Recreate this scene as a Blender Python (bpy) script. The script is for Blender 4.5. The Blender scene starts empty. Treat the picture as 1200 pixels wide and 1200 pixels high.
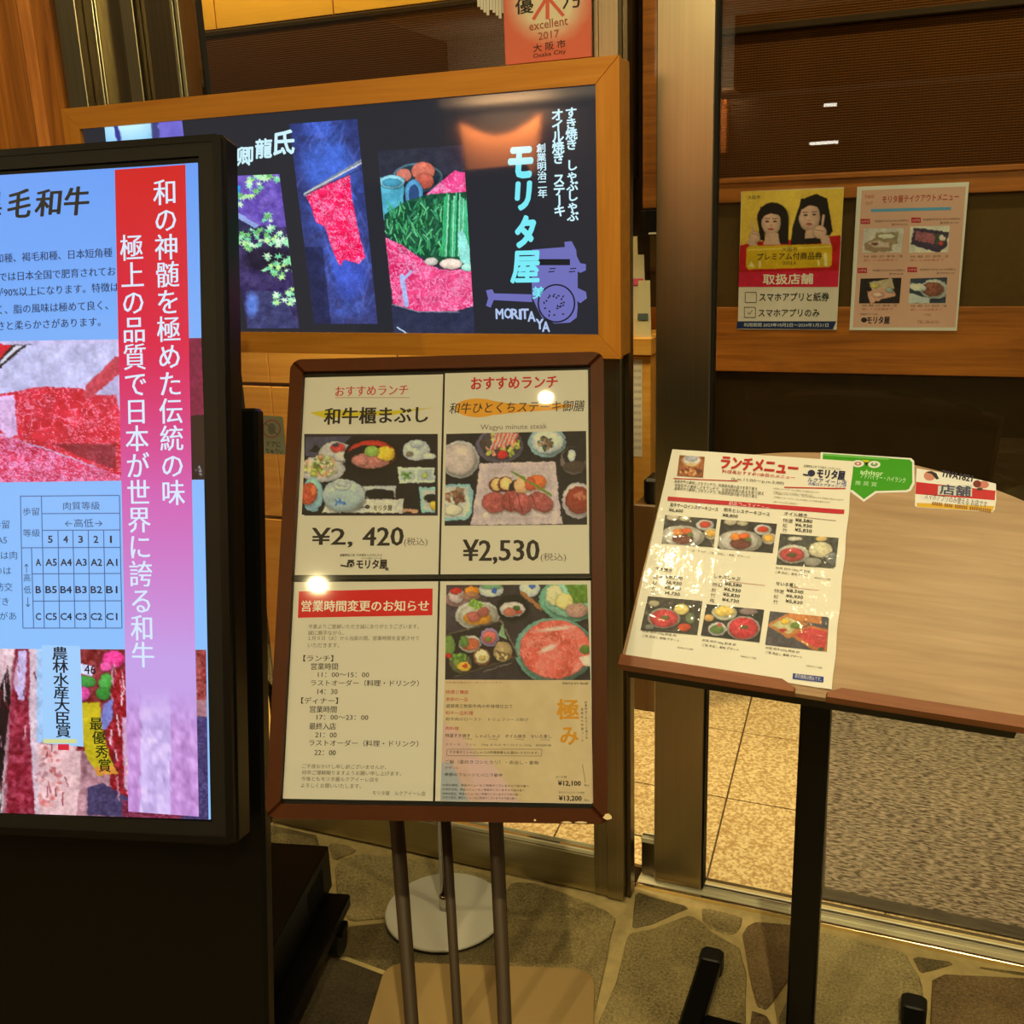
import bpy, bmesh, math, random
import numpy as np
from mathutils import Vector, Matrix
from math import sin, cos, pi, radians, sqrt

random.seed(7)
SC = bpy.context.scene
COL = SC.collection

# ------------------------------------------------------------------ camera
F = 1200.0                                   # focal length in px of the 1200 px frame
def unit(a):
    a = np.array(a, float); return a/np.linalg.norm(a)
DOWN = unit([753-600, 4830-600, F])          # vertical vanishing point
UPc = -DOWN
VPH = unit([-2386-600, 367-600, F])          # vanishing point of the shop front
XC = unit(-VPH - np.dot(-VPH, UPc)*UPc)
YC = np.cross(UPc, XC)
R = np.array([XC, YC, UPc])                  # camera (x right, y down, z fwd) -> world
EYE = np.array([0, 0, 1.5])
cam = bpy.data.objects.new('camera', bpy.data.cameras.new('camera'))
COL.objects.link(cam)
cx, cy, cz = R@np.array([1, 0, 0]), R@np.array([0, -1, 0]), R@np.array([0, 0, -1])
M = Matrix.Identity(4)
for i in range(3):
    M[i][0], M[i][1], M[i][2], M[i][3] = cx[i], cy[i], cz[i], EYE[i]
cam.matrix_world = M
cam.data.sensor_width = 36.0; cam.data.lens = 36.0
cam.data.clip_start = 0.02; cam.data.clip_end = 60
SC.camera = cam

# ------------------------------------------------------------------ world, exposure
w = bpy.data.worlds.new('world'); SC.world = w; w.use_nodes = True
w.node_tree.nodes['Background'].inputs[0].default_value = (1.0, 0.80, 0.42, 1)
w.node_tree.nodes['Background'].inputs[1].default_value = 0.10
SC.view_settings.view_transform = 'Standard'; SC.view_settings.look = 'None'
SC.view_settings.exposure = 0.0; SC.view_settings.gamma = 1.0
SC.view_settings.use_curve_mapping = False
SC.cycles.max_bounces = 6; SC.cycles.glossy_bounces = 4; SC.cycles.transmission_bounces = 4
SC.cycles.transparent_max_bounces = 8
SC.cycles.sample_clamp_indirect = 4.0
SC.cycles.caustics_reflective = False; SC.cycles.caustics_refractive = False

# ------------------------------------------------------------------ ceiling lamps, added interior washes (downlight housings are built with the ceiling)
CEIL = 2.75
WARM = (1.0, 0.82, 0.40)
LAMPS = [(-0.91, -1.40, 30, 'over the passage behind the viewer'), (0.36, -0.40, 46, 'added as key light right of the menu board, behind the viewer'), (-0.22, -0.03, 1.6, 'above the menu board'), (-0.06, 1.29, 1.2, 'added for glints above the middle of the lectern'), (-0.60, 1.30, 7, 'above the left half of the lectern'),  # key lamp right of the board and weak middle lectern lamp are added
         (0.36, 1.34, 7, 'above the right half of the lectern'), (-2.3, -0.4, 7, 'left of the display stand'), (1.2, -0.6, 11, 'to the right over the passage'), (-2.35, 1.2, 5.5, 'beside the wooden wall')]
def area(name, loc, power, size, color=WARM, rot=(0, 0, 0), shape='DISK', sy=None, spread=None):
    l = bpy.data.lights.new(name, 'AREA'); l.shape = shape; l.size = size
    if sy: l.size_y = sy
    l.energy = power; l.color = color
    if spread: l.spread = spread
    o = bpy.data.objects.new(name, l); COL.objects.link(o); o.location = loc; o.rotation_euler = rot
    return o
for x, y, p, _ in LAMPS:
    area('downlight_lamp', (x, y, CEIL-0.012), p, 0.045)
area('interior_light', (-0.3, 2.45, 2.58), 5.5, 0.25, (1, .80, .42), spread=radians(66))
area('interior_light', (0.7, 2.45, 2.58), 3.4, 0.25, (1, .80, .42), spread=radians(66))
area('interior_light', (-1.5, 2.22, 2.58), 13, 0.25, (1, .76, .38), (radians(12), 0, 0), spread=radians(80))
area('added_wash', (0.0, 2.75, 2.66), 10, 1.6, (1, .80, .42), (radians(38), 0, 0), 'RECTANGLE', .08)  # unseen strip added to brighten the partition and its posters
area('added_wash', (-2.1, 2.95, 2.68), 10, 1.6, (1, .74, .34), (radians(60), 0, 0), 'RECTANGLE', .08)  # unseen strip added to brighten the upper yellow panels

# ------------------------------------------------------------------ geometry helpers
def ray(px, py):
    return unit(R@np.array([px-600, py-600, F]))
def on_z(px, py, z=0.0):
    v = ray(px, py); return EYE + v*(z-1.5)/v[2]
def on_y(px, py, y):
    v = ray(px, py); return EYE + v*y/v[1]

class Plane:
    "A flat face: o origin, u to the right, v downwards, n towards the viewer."
    def __init__(s, o, u, v):
        s.o = np.array(o, float); s.u = unit(u); v = np.array(v, float)
        s.v = unit(v-np.dot(v, s.u)*s.u); s.n = np.cross(s.v, s.u)
        if np.dot(s.n, EYE-s.o) < 0: s.n = -s.n
    def L(s, px, py, h=0.0):
        r = ray(px, py); o = s.o+s.n*h
        P = EYE + r*np.dot(o-EYE, s.n)/np.dot(r, s.n)
        return float((P-s.o)@s.u), float((P-s.o)@s.v)
    def W(s, a, b, h=0.0):
        return s.o+s.u*a+s.v*b+s.n*h
    def shift(s, h):
        return Plane(s.o+s.n*h, s.u, s.v)

def s2l(c):
    c = np.array(c, float)/255.0
    return np.where(c <= 0.04045, c/12.92, ((c+0.055)/1.055)**2.4)

ORG = {}
def tag(o, label=None, cat=None, group=None, kind=None):
    if label: o['label'] = label
    if cat: o['category'] = cat
    if group: o['group'] = group
    if kind: o['kind'] = kind
    return o
def empty(name, loc, label, cat, group=None):
    o = bpy.data.objects.new(name, None); COL.objects.link(o); o.empty_display_size = 0.1
    o.location = loc; ORG[o.name] = np.array(loc, float)
    return tag(o, label, cat, group)
def ob(name, verts, faces, mats, parent=None, mi=None, smooth=False, **kw):
    verts = np.array(verts, float)
    if parent is not None:
        org = ORG[parent.name]
    else:
        org = np.array([(verts[:, 0].min()+verts[:, 0].max())/2, (verts[:, 1].min()+verts[:, 1].max())/2, verts[:, 2].min()])
    me = bpy.data.meshes.new(name)
    me.from_pydata((verts-org).tolist(), [], [list(map(int, f)) for f in faces])
    if not isinstance(mats, (list, tuple)): mats = [mats]
    for m in mats: me.materials.append(m)
    if mi is not None: me.polygons.foreach_set('material_index', mi)
    if smooth: me.polygons.foreach_set('use_smooth', [True]*len(me.polygons))
    me.update()
    o = bpy.data.objects.new(name, me); COL.objects.link(o)
    if parent is not None: o.parent = parent
    else: o.location = org
    ORG[o.name] = org
    return tag(o, **kw)

class G:
    "collects simple solids into one mesh"
    def __init__(s): s.v = []; s.f = []; s.m = []
    def add(s, v, f, m=0):
        k = len(s.v); s.v += [tuple(map(float, p)) for p in v]
        s.f += [[i+k for i in q] for q in f]; s.m += [m]*len(f); return s
    def hull(s, pts, m=0):
        bm = bmesh.new()
        for p in pts: bm.verts.new([float(c) for c in p])
        bmesh.ops.convex_hull(bm, input=bm.verts[:])
        for v in [v for v in bm.verts if not v.link_faces]: bm.verts.remove(v)
        bmesh.ops.dissolve_limit(bm, angle_limit=0.01, verts=bm.verts[:], edges=bm.edges[:])
        bmesh.ops.recalc_face_normals(bm, faces=bm.faces[:])
        bm.verts.index_update()
        s.add([v.co[:] for v in bm.verts], [[v.index for v in f.verts] for f in bm.faces], m); bm.free(); return s
    def box(s, fr, a0, a1, b0, b1, c0, c1, bev=0.0, m=0):
        "fr = (origin, ea, eb, ec)"
        o, ea, eb, ec = [np.array(t, float) for t in fr]
        pts = []
        for i, a in enumerate((a0, a1)):
            for j, b in enumerate((b0, b1)):
                for k, c in enumerate((c0, c1)):
                    si, sj, sk = (1, -1)[i], (1, -1)[j], (1, -1)[k]
                    if bev <= 0: pts.append(o+ea*a+eb*b+ec*c)
                    else:
                        pts.append(o+ea*a+eb*(b+sj*bev)+ec*(c+sk*bev))
                        pts.append(o+ea*(a+si*bev)+eb*b+ec*(c+sk*bev))
                        pts.append(o+ea*(a+si*bev)+eb*(b+sj*bev)+ec*c)
        if bev > 0: return s.hull(pts, m)
        f = [(0, 1, 3, 2), (4, 6, 7, 5), (0, 4, 5, 1), (2, 3, 7, 6), (0, 2, 6, 4), (1, 5, 7, 3)]
        if np.dot(np.cross(ea, eb), ec)*(a1-a0)*(b1-b0)*(c1-c0) < 0: f = [q[::-1] for q in f]
        return s.add(pts, f, m)
    def prism(s, P, poly, h0, h1, inset=0.0, m=0):
        "polygon in plane local coords extruded h0..h1, top inset a little"
        n = len(poly); c = np.mean(np.array(poly), axis=0)
        ar = sum(poly[i][0]*poly[(i+1) % n][1]-poly[(i+1) % n][0]*poly[i][1] for i in range(n))
        if ar > 0: poly = poly[::-1]
        lo = [P.W(a, b, h0) for a, b in poly]; hi = [P.W(a, b, h1-inset) for a, b in poly]
        v = lo+hi; f = [[i, (i+1) % n, n+(i+1) % n, n+i] for i in range(n)]
        if inset > 0:
            top = []
            for i in range(n):
                d = unit(c-np.array(poly[i])); q = np.array(poly[i])+d*inset; top.append(P.W(q[0], q[1], h1))
            v += top; f += [[n+i, n+(i+1) % n, 2*n+(i+1) % n, 2*n+i] for i in range(n)]
            f.append([2*n+i for i in range(n)])
        else: f.append([n+i for i in range(n)])
        f.append([n-1-i for i in range(n)])
        return s.add(v, f, m)
    def lathe(s, o, prof, seg=32, ax=(0, 0, 1), m=0):
        ax = unit(ax); t = unit(np.cross(ax, [1, 0, 0] if abs(ax[0]) < .9 else [0, 1, 0])); b = np.cross(ax, t)
        v = []; f = []; o = np.array(o, float)
        for r, z in prof:
            for i in range(seg):
                an = 2*pi*i/seg; v.append(o+ax*z+t*r*cos(an)+b*r*sin(an))
        for k in range(len(prof)-1):
            for i in range(seg):
                j = (i+1) % seg; f.append([k*seg+i, k*seg+j, (k+1)*seg+j, (k+1)*seg+i])
        f.append([i for i in range(seg)][::-1]); f.append([(len(prof)-1)*seg+i for i in range(seg)])
        return s.add(v, f, m)
    def tube(s, a, b, r, seg=16, m=0):
        a = np.array(a, float); b = np.array(b, float)
        return s.lathe(a, [(r, 0), (r, float(np.linalg.norm(b-a)))], seg, b-a, m)
    def ob(s, name, mats, parent=None, smooth=False, **kw):
        return ob(name, s.v, s.f, mats, parent, s.m, smooth, **kw)
WORLD = ((0, 0, 0), (1, 0, 0), (0, 1, 0), (0, 0, 1))

# ------------------------------------------------------------------ materials
def nodes(name):
    m = bpy.data.materials.new(name); m.use_nodes = True
    return m, m.node_tree, m.node_tree.nodes['Principled BSDF']
def ramp(nt, fac, c0, c1, p0=0.0, p1=1.0):
    r = nt.nodes.new('ShaderNodeValToRGB'); nt.links.new(fac, r.inputs[0])
    e = r.color_ramp.elements; e[0].position = p0; e[1].position = p1
    e[0].color = (*c0, 1); e[1].color = (*c1, 1); return r.outputs[0]
def noise(nt, scale=(1, 1, 1), size=5.0, detail=4, rough=.55, dist=0.0, rot=(0, 0, 0)):
    tc = nt.nodes.new('ShaderNodeTexCoord'); mp = nt.nodes.new('ShaderNodeMapping')
    mp.inputs['Scale'].default_value = scale; mp.inputs['Rotation'].default_value = rot
    nt.links.new(tc.outputs['Object'], mp.inputs['Vector'])
    n = nt.nodes.new('ShaderNodeTexNoise'); n.inputs['Scale'].default_value = size
    n.inputs['Detail'].default_value = detail; n.inputs['Roughness'].default_value = rough; n.inputs['Distortion'].default_value = dist
    nt.links.new(mp.outputs[0], n.inputs['Vector']); return n.outputs['Fac'], mp.outputs[0]
def bump(nt, b, fac, strength=.2, dist=.002, to='Normal'):
    n = nt.nodes.new('ShaderNodeBump'); n.inputs['Strength'].default_value = strength; n.inputs['Distance'].default_value = dist
    nt.links.new(fac, n.inputs['Height']); nt.links.new(n.outputs[0], b.inputs[to]); return n
def plain(name, rgb, rough=.5, metal=0.0, spec=.5, coat=0.0, srgb=True, var=0.0, vscale=(1, 1, 1), vsize=20, bmp=0.0, emis=None, es=0.0):
    m, nt, b = nodes(name)
    c = tuple(s2l(rgb)) if srgb else tuple(rgb)
    b.inputs['Base Color'].default_value = (*c, 1); b.inputs['Roughness'].default_value = rough
    b.inputs['Metallic'].default_value = metal; b.inputs['Specular IOR Level'].default_value = spec
    b.inputs['Coat Weight'].default_value = coat; b.inputs['Coat Roughness'].default_value = .08
    if var or bmp:
        f, _ = noise(nt, vscale, vsize)
        if var:
            nt.links.new(ramp(nt, f, tuple(k*(1-var) for k in c), tuple(min(1, k*(1+var)) for k in c), .3, .7), b.inputs['Base Color'])
        if bmp: bump(nt, b, f, bmp, .001)
    if emis is not None:
        b.inputs['Emission Color'].default_value = (*s2l(emis), 1); b.inputs['Emission Strength'].default_value = es
    return m
def wood(name, light, dark, axis=0, rough=.45, size=1.0, coat=0.0, spec=.4):
    "grain running along the given axis"
    m, nt, b = nodes(name)
    sc = [16, 16, 16]; sc[axis] = 0.9
    f, v = noise(nt, tuple(k*size for k in sc), 1.6, 5, .6, 1.4)
    sc2 = [150, 150, 150]; sc2[axis] = 3
    f2, _ = noise(nt, tuple(k*size for k in sc2), 1.0, 3)
    mx = nt.nodes.new('ShaderNodeMath'); mx.operation = 'MULTIPLY_ADD'; nt.links.new(f2, mx.inputs[0]); mx.inputs[1].default_value = .35
    nt.links.new(f, mx.inputs[2])
    nt.links.new(ramp(nt, mx.outputs[0], s2l(dark), s2l(light), .42, .85), b.inputs['Base Color'])
    b.inputs['Roughness'].default_value = rough; b.inputs['Specular IOR Level'].default_value = spec
    b.inputs['Coat Weight'].default_value = coat; b.inputs['Coat Roughness'].default_value = .15
    bump(nt, b, f2, .08, .0006); return m
def steel(name, rgb, rough=.3, axis=0, st=.05, contrast=.25, metal=1.0):
    m, nt, b = nodes(name); b.inputs['Metallic'].default_value = metal
    sc = [260, 260, 260]; sc[axis] = 2
    f, _ = noise(nt, tuple(sc), 1.0, 2)
    c = s2l(rgb)
    nt.links.new(ramp(nt, f, c*(1-contrast), np.minimum(1, c*(1+contrast)), .3, .7), b.inputs['Base Color'])
    b.inputs['Roughness'].default_value = rough
    bump(nt, b, f, st, .0004); return m
def glass(name, tint=(1, 1, 1), rough=.0, refl=1.0, ior=1.45):
    m = bpy.data.materials.new(name); m.use_nodes = True; nt = m.node_tree; nt.nodes.clear()
    out = nt.nodes.new('ShaderNodeOutputMaterial'); mix = nt.nodes.new('ShaderNodeMixShader')
    t = nt.nodes.new('ShaderNodeBsdfTransparent'); t.inputs[0].default_value = (*tint, 1)
    g = nt.nodes.new('ShaderNodeBsdfGlossy'); g.inputs['Roughness'].default_value = rough; g.inputs[0].default_value = (refl, refl, refl, 1)
    fr = nt.nodes.new('ShaderNodeFresnel'); fr.inputs[0].default_value = ior
    nt.links.new(fr.outputs[0], mix.inputs[0]); nt.links.new(t.outputs[0], mix.inputs[1]); nt.links.new(g.outputs[0], mix.inputs[2])
    nt.links.new(mix.outputs[0], out.inputs[0]); return m

# ------------------------------------------------------------------ printed and lit surfaces
class Ink:
    """inks of one surface. white = how its white paper looks in the photo, so a colour
    read off the photo becomes the ink's own reflectance; lit=True: the colour is given off."""
    def __init__(s, name, white=(255, 255, 255), lit=False, gain=1.0, rough=.5, coat=0.0, wrinkle=0.0, albedo=.8):
        s.name = name; s.w = s2l(white); s.lit = lit; s.gain = gain; s.rough = rough; s.coat = coat; s.wr = wrinkle; s.al = albedo; s.c = {}
    def conv(s, c):
        l = s2l(c)
        return np.clip(l if s.lit else l/s.w*s.al, 0, .95 if not s.lit else 1)
    def _base(s, name):
        m, nt, b = nodes(name)
        if s.lit:
            b.inputs['Base Color'].default_value = (.004, .004, .005, 1); b.inputs['Roughness'].default_value = s.rough
            b.inputs['Emission Strength'].default_value = s.gain; b.inputs['Specular IOR Level'].default_value = .5
        else:
            b.inputs['Roughness'].default_value = s.rough; b.inputs['Specular IOR Level'].default_value = .3
            b.inputs['Coat Weight'].default_value = s.coat; b.inputs['Coat Roughness'].default_value = .05 if s.wr else .12
            if s.wr:
                f, _ = noise(nt, (20, 3.2, 3.2), 1.0, 3, .5, 1.2)
                f2, _ = noise(nt, (40, 40, 40), 1.2, 2, .5, .8)
                a = nt.nodes.new('ShaderNodeMath'); a.operation = 'MULTIPLY_ADD'; a.inputs[1].default_value = .45
                nt.links.new(f2, a.inputs[0]); nt.links.new(f, a.inputs[2])
                bump(nt, b, a.outputs[0], s.wr, .012, 'Coat Normal')
        return m, nt, b
    def mat(s, c):
        c = tuple(int(k) for k in c)
        if c not in s.c:
            m, nt, b = s._base(s.name+'_ink'); l = s.conv(c)
            b.inputs['Emission Color' if s.lit else 'Base Color'].default_value = (*l, 1)
            s.c[c] = m
        return s.c[c]
    def vmat(s):
        if 'v' not in s.c:
            m, nt, b = s._base(s.name+'_print')
            a = nt.nodes.new('ShaderNodeVertexColor'); a.layer_name = 'Col'
            nt.links.new(a.outputs[0], b.inputs['Emission Color' if s.lit else 'Base Color']); s.c['v'] = m
        return s.c['v']

_tc = {}
def glyphs(t):
    "text -> flat verts (em units) and faces"
    if t in _tc: return _tc[t]
    c = bpy.data.curves.new('text', 'FONT'); c.body = t; c.resolution_u = 2; c.size = 1
    o = bpy.data.objects.new('text', c); COL.objects.link(o)
    me = bpy.data.meshes.new_from_object(o.evaluated_get(bpy.context.evaluated_depsgraph_get()))
    n = len(me.vertices); v = np.zeros(n*3); me.vertices.foreach_get('co', v); v = v.reshape(-1, 3)[:, :2]
    f = [list(p.vertices) for p in me.polygons]
    bpy.data.objects.remove(o); bpy.data.curves.remove(c); bpy.data.meshes.remove(me)
    _tc[t] = (v, f); return _tc[t]

class Print:
    "all the flat print of one surface, in layers a hair above it"
    def __init__(s, P, ink, h0=0.0003, dx=0, dy=0, sc=1.0):
        s.P = P; s.ink = ink; s.h = h0; s.v = []; s.f = []; s.m = []; s.mats = []; s.dx = dx; s.dy = dy; s.sc = sc; s.k = 0
    def zoom(s, x0, y0, scale):
        "further coordinates are those of an enlarged crop"
        s.dx, s.dy, s.sc = x0, y0, scale; return s
    def px(s, x, y): return x/s.sc+s.dx, y/s.sc+s.dy
    def L(s, x, y): return s.P.L(*s.px(x, y), s.h)
    def _put(s, pts, faces, c, lay=1):
        m = s.ink.mat(c)
        if m not in s.mats: s.mats.append(m)
        s.k += 1
        h = s.h+lay*0.0001+(s.k % 40)*0.000002
        k = len(s.v); s.v += [s.P.W(a, b, h) for a, b in pts]; s.f += [[i+k for i in q] for q in faces]; s.m += [s.mats.index(m)]*len(faces)
    def poly(s, pts, c, lay=0):
        q = [s.L(*p) for p in pts]
        ar = sum(q[i][0]*q[(i+1) % len(q)][1]-q[(i+1) % len(q)][0]*q[i][1] for i in range(len(q)))
        if ar > 0: q = q[::-1]
        s._put(q, [list(range(len(q)))], c, lay)
    def rect(s, x0, y0, x1, y1, c, lay=0):
        s.poly([(x0, y0), (x1, y0), (x1, y1), (x0, y1)], c, lay)
    def line(s, x0, y0, x1, y1, w, c, lay=1):
        d = np.array([x1-x0, y1-y0], float); d /= np.linalg.norm(d); n = np.array([-d[1], d[0]])*w/2
        s.poly([(x0+n[0], y0+n[1]), (x1+n[0], y1+n[1]), (x1-n[0], y1-n[1]), (x0-n[0], y0-n[1])], c, lay)
    def ell(s, cx, cy, rx, ry, c, lay=0, n=28, rot=0):
        s.poly([(cx+rx*cos(t)*cos(rot)-ry*sin(t)*sin(rot), cy+rx*cos(t)*sin(rot)+ry*sin(t)*cos(rot)) for t in [2*pi*i/n for i in range(n)]], c, lay)
    def ring(s, cx, cy, r, wd, c, lay=1, n=32, ry=None):
        ry = ry or r
        for i in range(n):
            t0, t1 = 2*pi*i/n, 2*pi*(i+1)/n
            s.poly([(cx+r*cos(t0), cy+ry*sin(t0)), (cx+r*cos(t1), cy+ry*sin(t1)), (cx+(r-wd)*cos(t1), cy+(ry-wd)*sin(t1)), (cx+(r-wd)*cos(t0), cy+(ry-wd)*sin(t0))], c, lay)
    def _shifts(s, bold):
        if not bold: return [(0, 0)]
        if isinstance(bold, tuple): bx, by = bold
        else: bx = by = bold
        r = [(0, 0), (bx, 0), (-bx, 0)]
        if by: r += [(0, by), (0, -by), (bx*.7, by*.7), (-bx*.7, -by*.7), (bx*.7, -by*.7), (-bx*.7, by*.7)]
        return r
    def text(s, t, x0, y0, x1, y1, c, bold=0, lay=1, skew=0.0, rot=0.0):
        "the words fill the box x0..x1, y0..y1"
        v, f = glyphs(t)
        if not len(v): return
        lo, hi = v.min(0), v.max(0)
        xc, yc = (x0+x1)/2, (y0+y1)/2
        a, b = s.L(xc, yc); w_ = abs(s.L(x1, yc)[0]-s.L(x0, yc)[0]); h_ = abs(s.L(xc, y1)[1]-s.L(xc, y0)[1])
        # direction of the line in the plane: along u
        un = (v-lo)/np.maximum(hi-lo, 1e-6)-.5
        em = h_/max(hi[1]-lo[1], 1e-6)
        for bx, by in s._shifts(bold):
            X = un[:, 0]*w_+bx*em+un[:, 1]*h_*skew; Y = -un[:, 1]*h_+by*em
            if rot: X, Y = X*cos(rot)-Y*sin(rot), X*sin(rot)+Y*cos(rot)
            s._put(list(zip(a+X, b+Y)), f, c, lay)
    def words(s, t, x0, yc, size, c, bold=0, lay=1, sx=1.0):
        "starts at x0, middle of the line at yc, em size in px; returns the end x"
        v, f = glyphs(t)
        if not len(v): return
        a, b = s.L(x0, yc); em = abs(s.L(x0, yc+size)[1]-b); ex = abs(s.L(x0+size, yc)[0]-a)*sx
        for bx, by in s._shifts(bold):
            s._put(list(zip(a+(v[:, 0]+bx)*ex, b-(v[:, 1]-.36-by)*em)), f, c, lay)
    def column(s, t, xt, yt, xb, yb, size, c, bold=0, lay=1, sy=1.0):
        "upright characters from top to bottom; xt,yt and xb,yb are the middle of its ends"
        n = len(t); a0, b0 = s.L(xt, yt); a1, b1 = s.L(xb, yb)
        em = abs(s.L(xt+size, yt)[0]-a0)
        for i, ch in enumerate(t):
            if ch in ' 　': continue
            v, f = glyphs(ch); q = (i+.5)/n; ca, cb = a0+(a1-a0)*q, b0+(b1-b0)*q
            X = v[:, 0]-.5; Y = -(v[:, 1]-.38)
            if ch in 'ー～〜': X, Y = -Y, X
            for bx, by in s._shifts(bold):
                s._put(list(zip(ca+(X+bx)*em, cb+(Y+by)*em*sy)), f, c, lay)
    def done(s, parent, name='lettering', **kw):
        if s.v: return ob(name, s.v, s.f, s.mats, parent, s.m, **kw)

def vnoise(X, Y, seed=0):
    def h(i, j):
        n = (i.astype(np.int64)*374761393+j.astype(np.int64)*668265263+seed*1442695041) & 0xffffffff
        n = ((n ^ (n >> 13))*1274126177) & 0xffffffff
        return ((n ^ (n >> 16)) & 0xffff)/65535.0
    i, j = np.floor(X), np.floor(Y); fx, fy = X-i, Y-j; fx = fx*fx*(3-2*fx); fy = fy*fy*(3-2*fy)
    return (h(i, j)*(1-fx)+h(i+1, j)*fx)*(1-fy)+(h(i, j+1)*(1-fx)+h(i+1, j+1)*fx)*fy
def fbm(X, Y, seed=0, o=4):
    r = 0; a = .5; t = 0
    for k in range(o): r = r+a*vnoise(X, Y, seed+k*17); t += a; X = X*2.03; Y = Y*2.03; a *= .5
    return r/t

def ringobj(P, outer, inner, h0, h1, name, mat, parent, **kw):
    g = G(); n = len(outer); vs = []
    for pts, h in ((outer, h0), (outer, h1), (inner, h1), (inner, h0)): vs += [P.W(a, b, h) for a, b in pts]
    g.add(vs, [[k*n+i, k*n+(i+1) % n, ((k+1) % 4)*n+(i+1) % n, ((k+1) % 4)*n+i] for k in range(4) for i in range(n)])
    return g.ob(name, mat, parent, **kw)

class Pic:
    "a printed or shown photograph: a fine grid of coloured points inside a quad, painted with shapes"
    def __init__(s, P, quad, nx, ny, zoom=(0, 0, 1.0), h=0.0004, bg=(0, 0, 0), warp=3.2):
        s.P = P; s.h = h; ox, oy, sc = zoom; s.wk = .22/sc**.5/1.3; s.wa = warp*sc
        q = np.array(quad, float)
        S, T = np.meshgrid(np.linspace(0, 1, nx), np.linspace(0, 1, ny))
        s.q = q; S_, T_ = S[..., None], T[..., None]
        XY = (q[0]*(1-S_)+q[1]*S_)*(1-T_)+(q[3]*(1-S_)+q[2]*S_)*T_
        s.X, s.Y = XY[..., 0], XY[..., 1]; s.S, s.T = S, T
        cor = [P.L(x/sc+ox, y/sc+oy, h) for x, y in quad]
        cor = np.array(cor)
        s.X = s.X+(fbm(s.X*s.wk, s.Y*s.wk, 41)-.5)*s.wa; s.Y = s.Y+(fbm(s.X*s.wk+5, s.Y*s.wk+3, 43)-.5)*s.wa
        s.AB = (cor[0]*(1-S_)+cor[1]*S_)*(1-T_)+(cor[3]*(1-S_)+cor[2]*S_)*T_
        s.c = np.zeros((ny, nx, 3))+np.array(bg, float); s.cell = np.linalg.norm(q[1]-q[0])/nx; s.sd = 1
    def _mix(s, a, c): 
        a = np.clip(a, 0, 1)[..., None]; s.c = s.c*(1-a)+np.array(c, float)*a if not isinstance(c, np.ndarray) or c.ndim == 1 else s.c*(1-a)+c*a
        return s
    def tone(s, c, nz, k, seed=None):
        "a colour field: colour c with mottling"
        s.sd += 1; f = fbm(s.X/k, s.Y/k, seed or s.sd)-.5
        return np.clip(np.array(c, float)+f[..., None]*2*nz, 0, 255)
    def all(s, c, nz=0, k=10): s.c = s.tone(c, nz, k); return s
    def grad(s, c0, c1, axis='T'):
        t = getattr(s, axis)[..., None]; s.c = np.array(c0, float)*(1-t)+np.array(c1, float)*t; return s
    def em(s, cx, cy, rx, ry, rot=0, soft=1.0):
        dx, dy = s.X-cx, s.Y-cy; a = dx*cos(rot)+dy*sin(rot); b = -dx*sin(rot)+dy*cos(rot)
        d = np.sqrt((a/rx)**2+(b/ry)**2); return (1-d)*min(rx, ry)/(s.cell*soft)+.5
    def e(s, cx, cy, rx, ry, c, rot=0, nz=0, k=8, soft=1.0, al=1.0):
        m = np.clip(s.em(cx, cy, rx, ry, rot, soft), 0, 1)*al
        if soft > 1 or min(rx, ry) < 2.5*s.cell: return s._mix(m, s.tone(c, nz, k) if nz else np.array(c, float))
        # a rounded thing photographed from above: light from the upper left, a darker rim, a soft shadow under it
        sh = np.clip(s.em(cx+rx*.05, cy+ry*.10, rx*1.05, ry*1.07, rot, 3.0), 0, 1)*.30*al; s.c = s.c*(1-sh[..., None])
        u_, v_ = (s.X-cx)/rx, (s.Y-cy)/ry; d = np.clip(np.hypot(u_, v_), 0, 1)
        f = 1+.10*(-v_*.8-u_*.35)-.20*d**7+.06*(1-d)
        return s._mix(m, np.clip(s.tone(c, nz, k)*f[..., None], 0, 255))
    def pm(s, pts):
        inside = np.zeros(s.X.shape, bool); n = len(pts); dm = np.full(s.X.shape, 1e9)
        for i in range(n):
            x0, y0 = pts[i]; x1, y1 = pts[(i+1) % n]
            c = ((y0 > s.Y) != (y1 > s.Y)) & (s.X < (x1-x0)*(s.Y-y0)/((y1-y0) or 1e-9)+x0); inside ^= c
            L2 = (x1-x0)**2+(y1-y0)**2 or 1e-9; t = np.clip(((s.X-x0)*(x1-x0)+(s.Y-y0)*(y1-y0))/L2, 0, 1)
            dm = np.minimum(dm, np.hypot(s.X-x0-t*(x1-x0), s.Y-y0-t*(y1-y0)))
        return np.where(inside, dm, -dm)/s.cell+.5
    def p(s, pts, c, nz=0, k=8, al=1.0):
        return s._mix(np.clip(s.pm(pts), 0, 1)*al, s.tone(c, nz, k) if nz else np.array(c, float))
    def ln(s, x0, y0, x1, y1, wd, c):
        L2 = (x1-x0)**2+(y1-y0)**2; t = np.clip(((s.X-x0)*(x1-x0)+(s.Y-y0)*(y1-y0))/L2, 0, 1)
        d = np.hypot(s.X-x0-t*(x1-x0), s.Y-y0-t*(y1-y0)); return s._mix((wd/2-d)/s.cell+.5, c)
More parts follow.
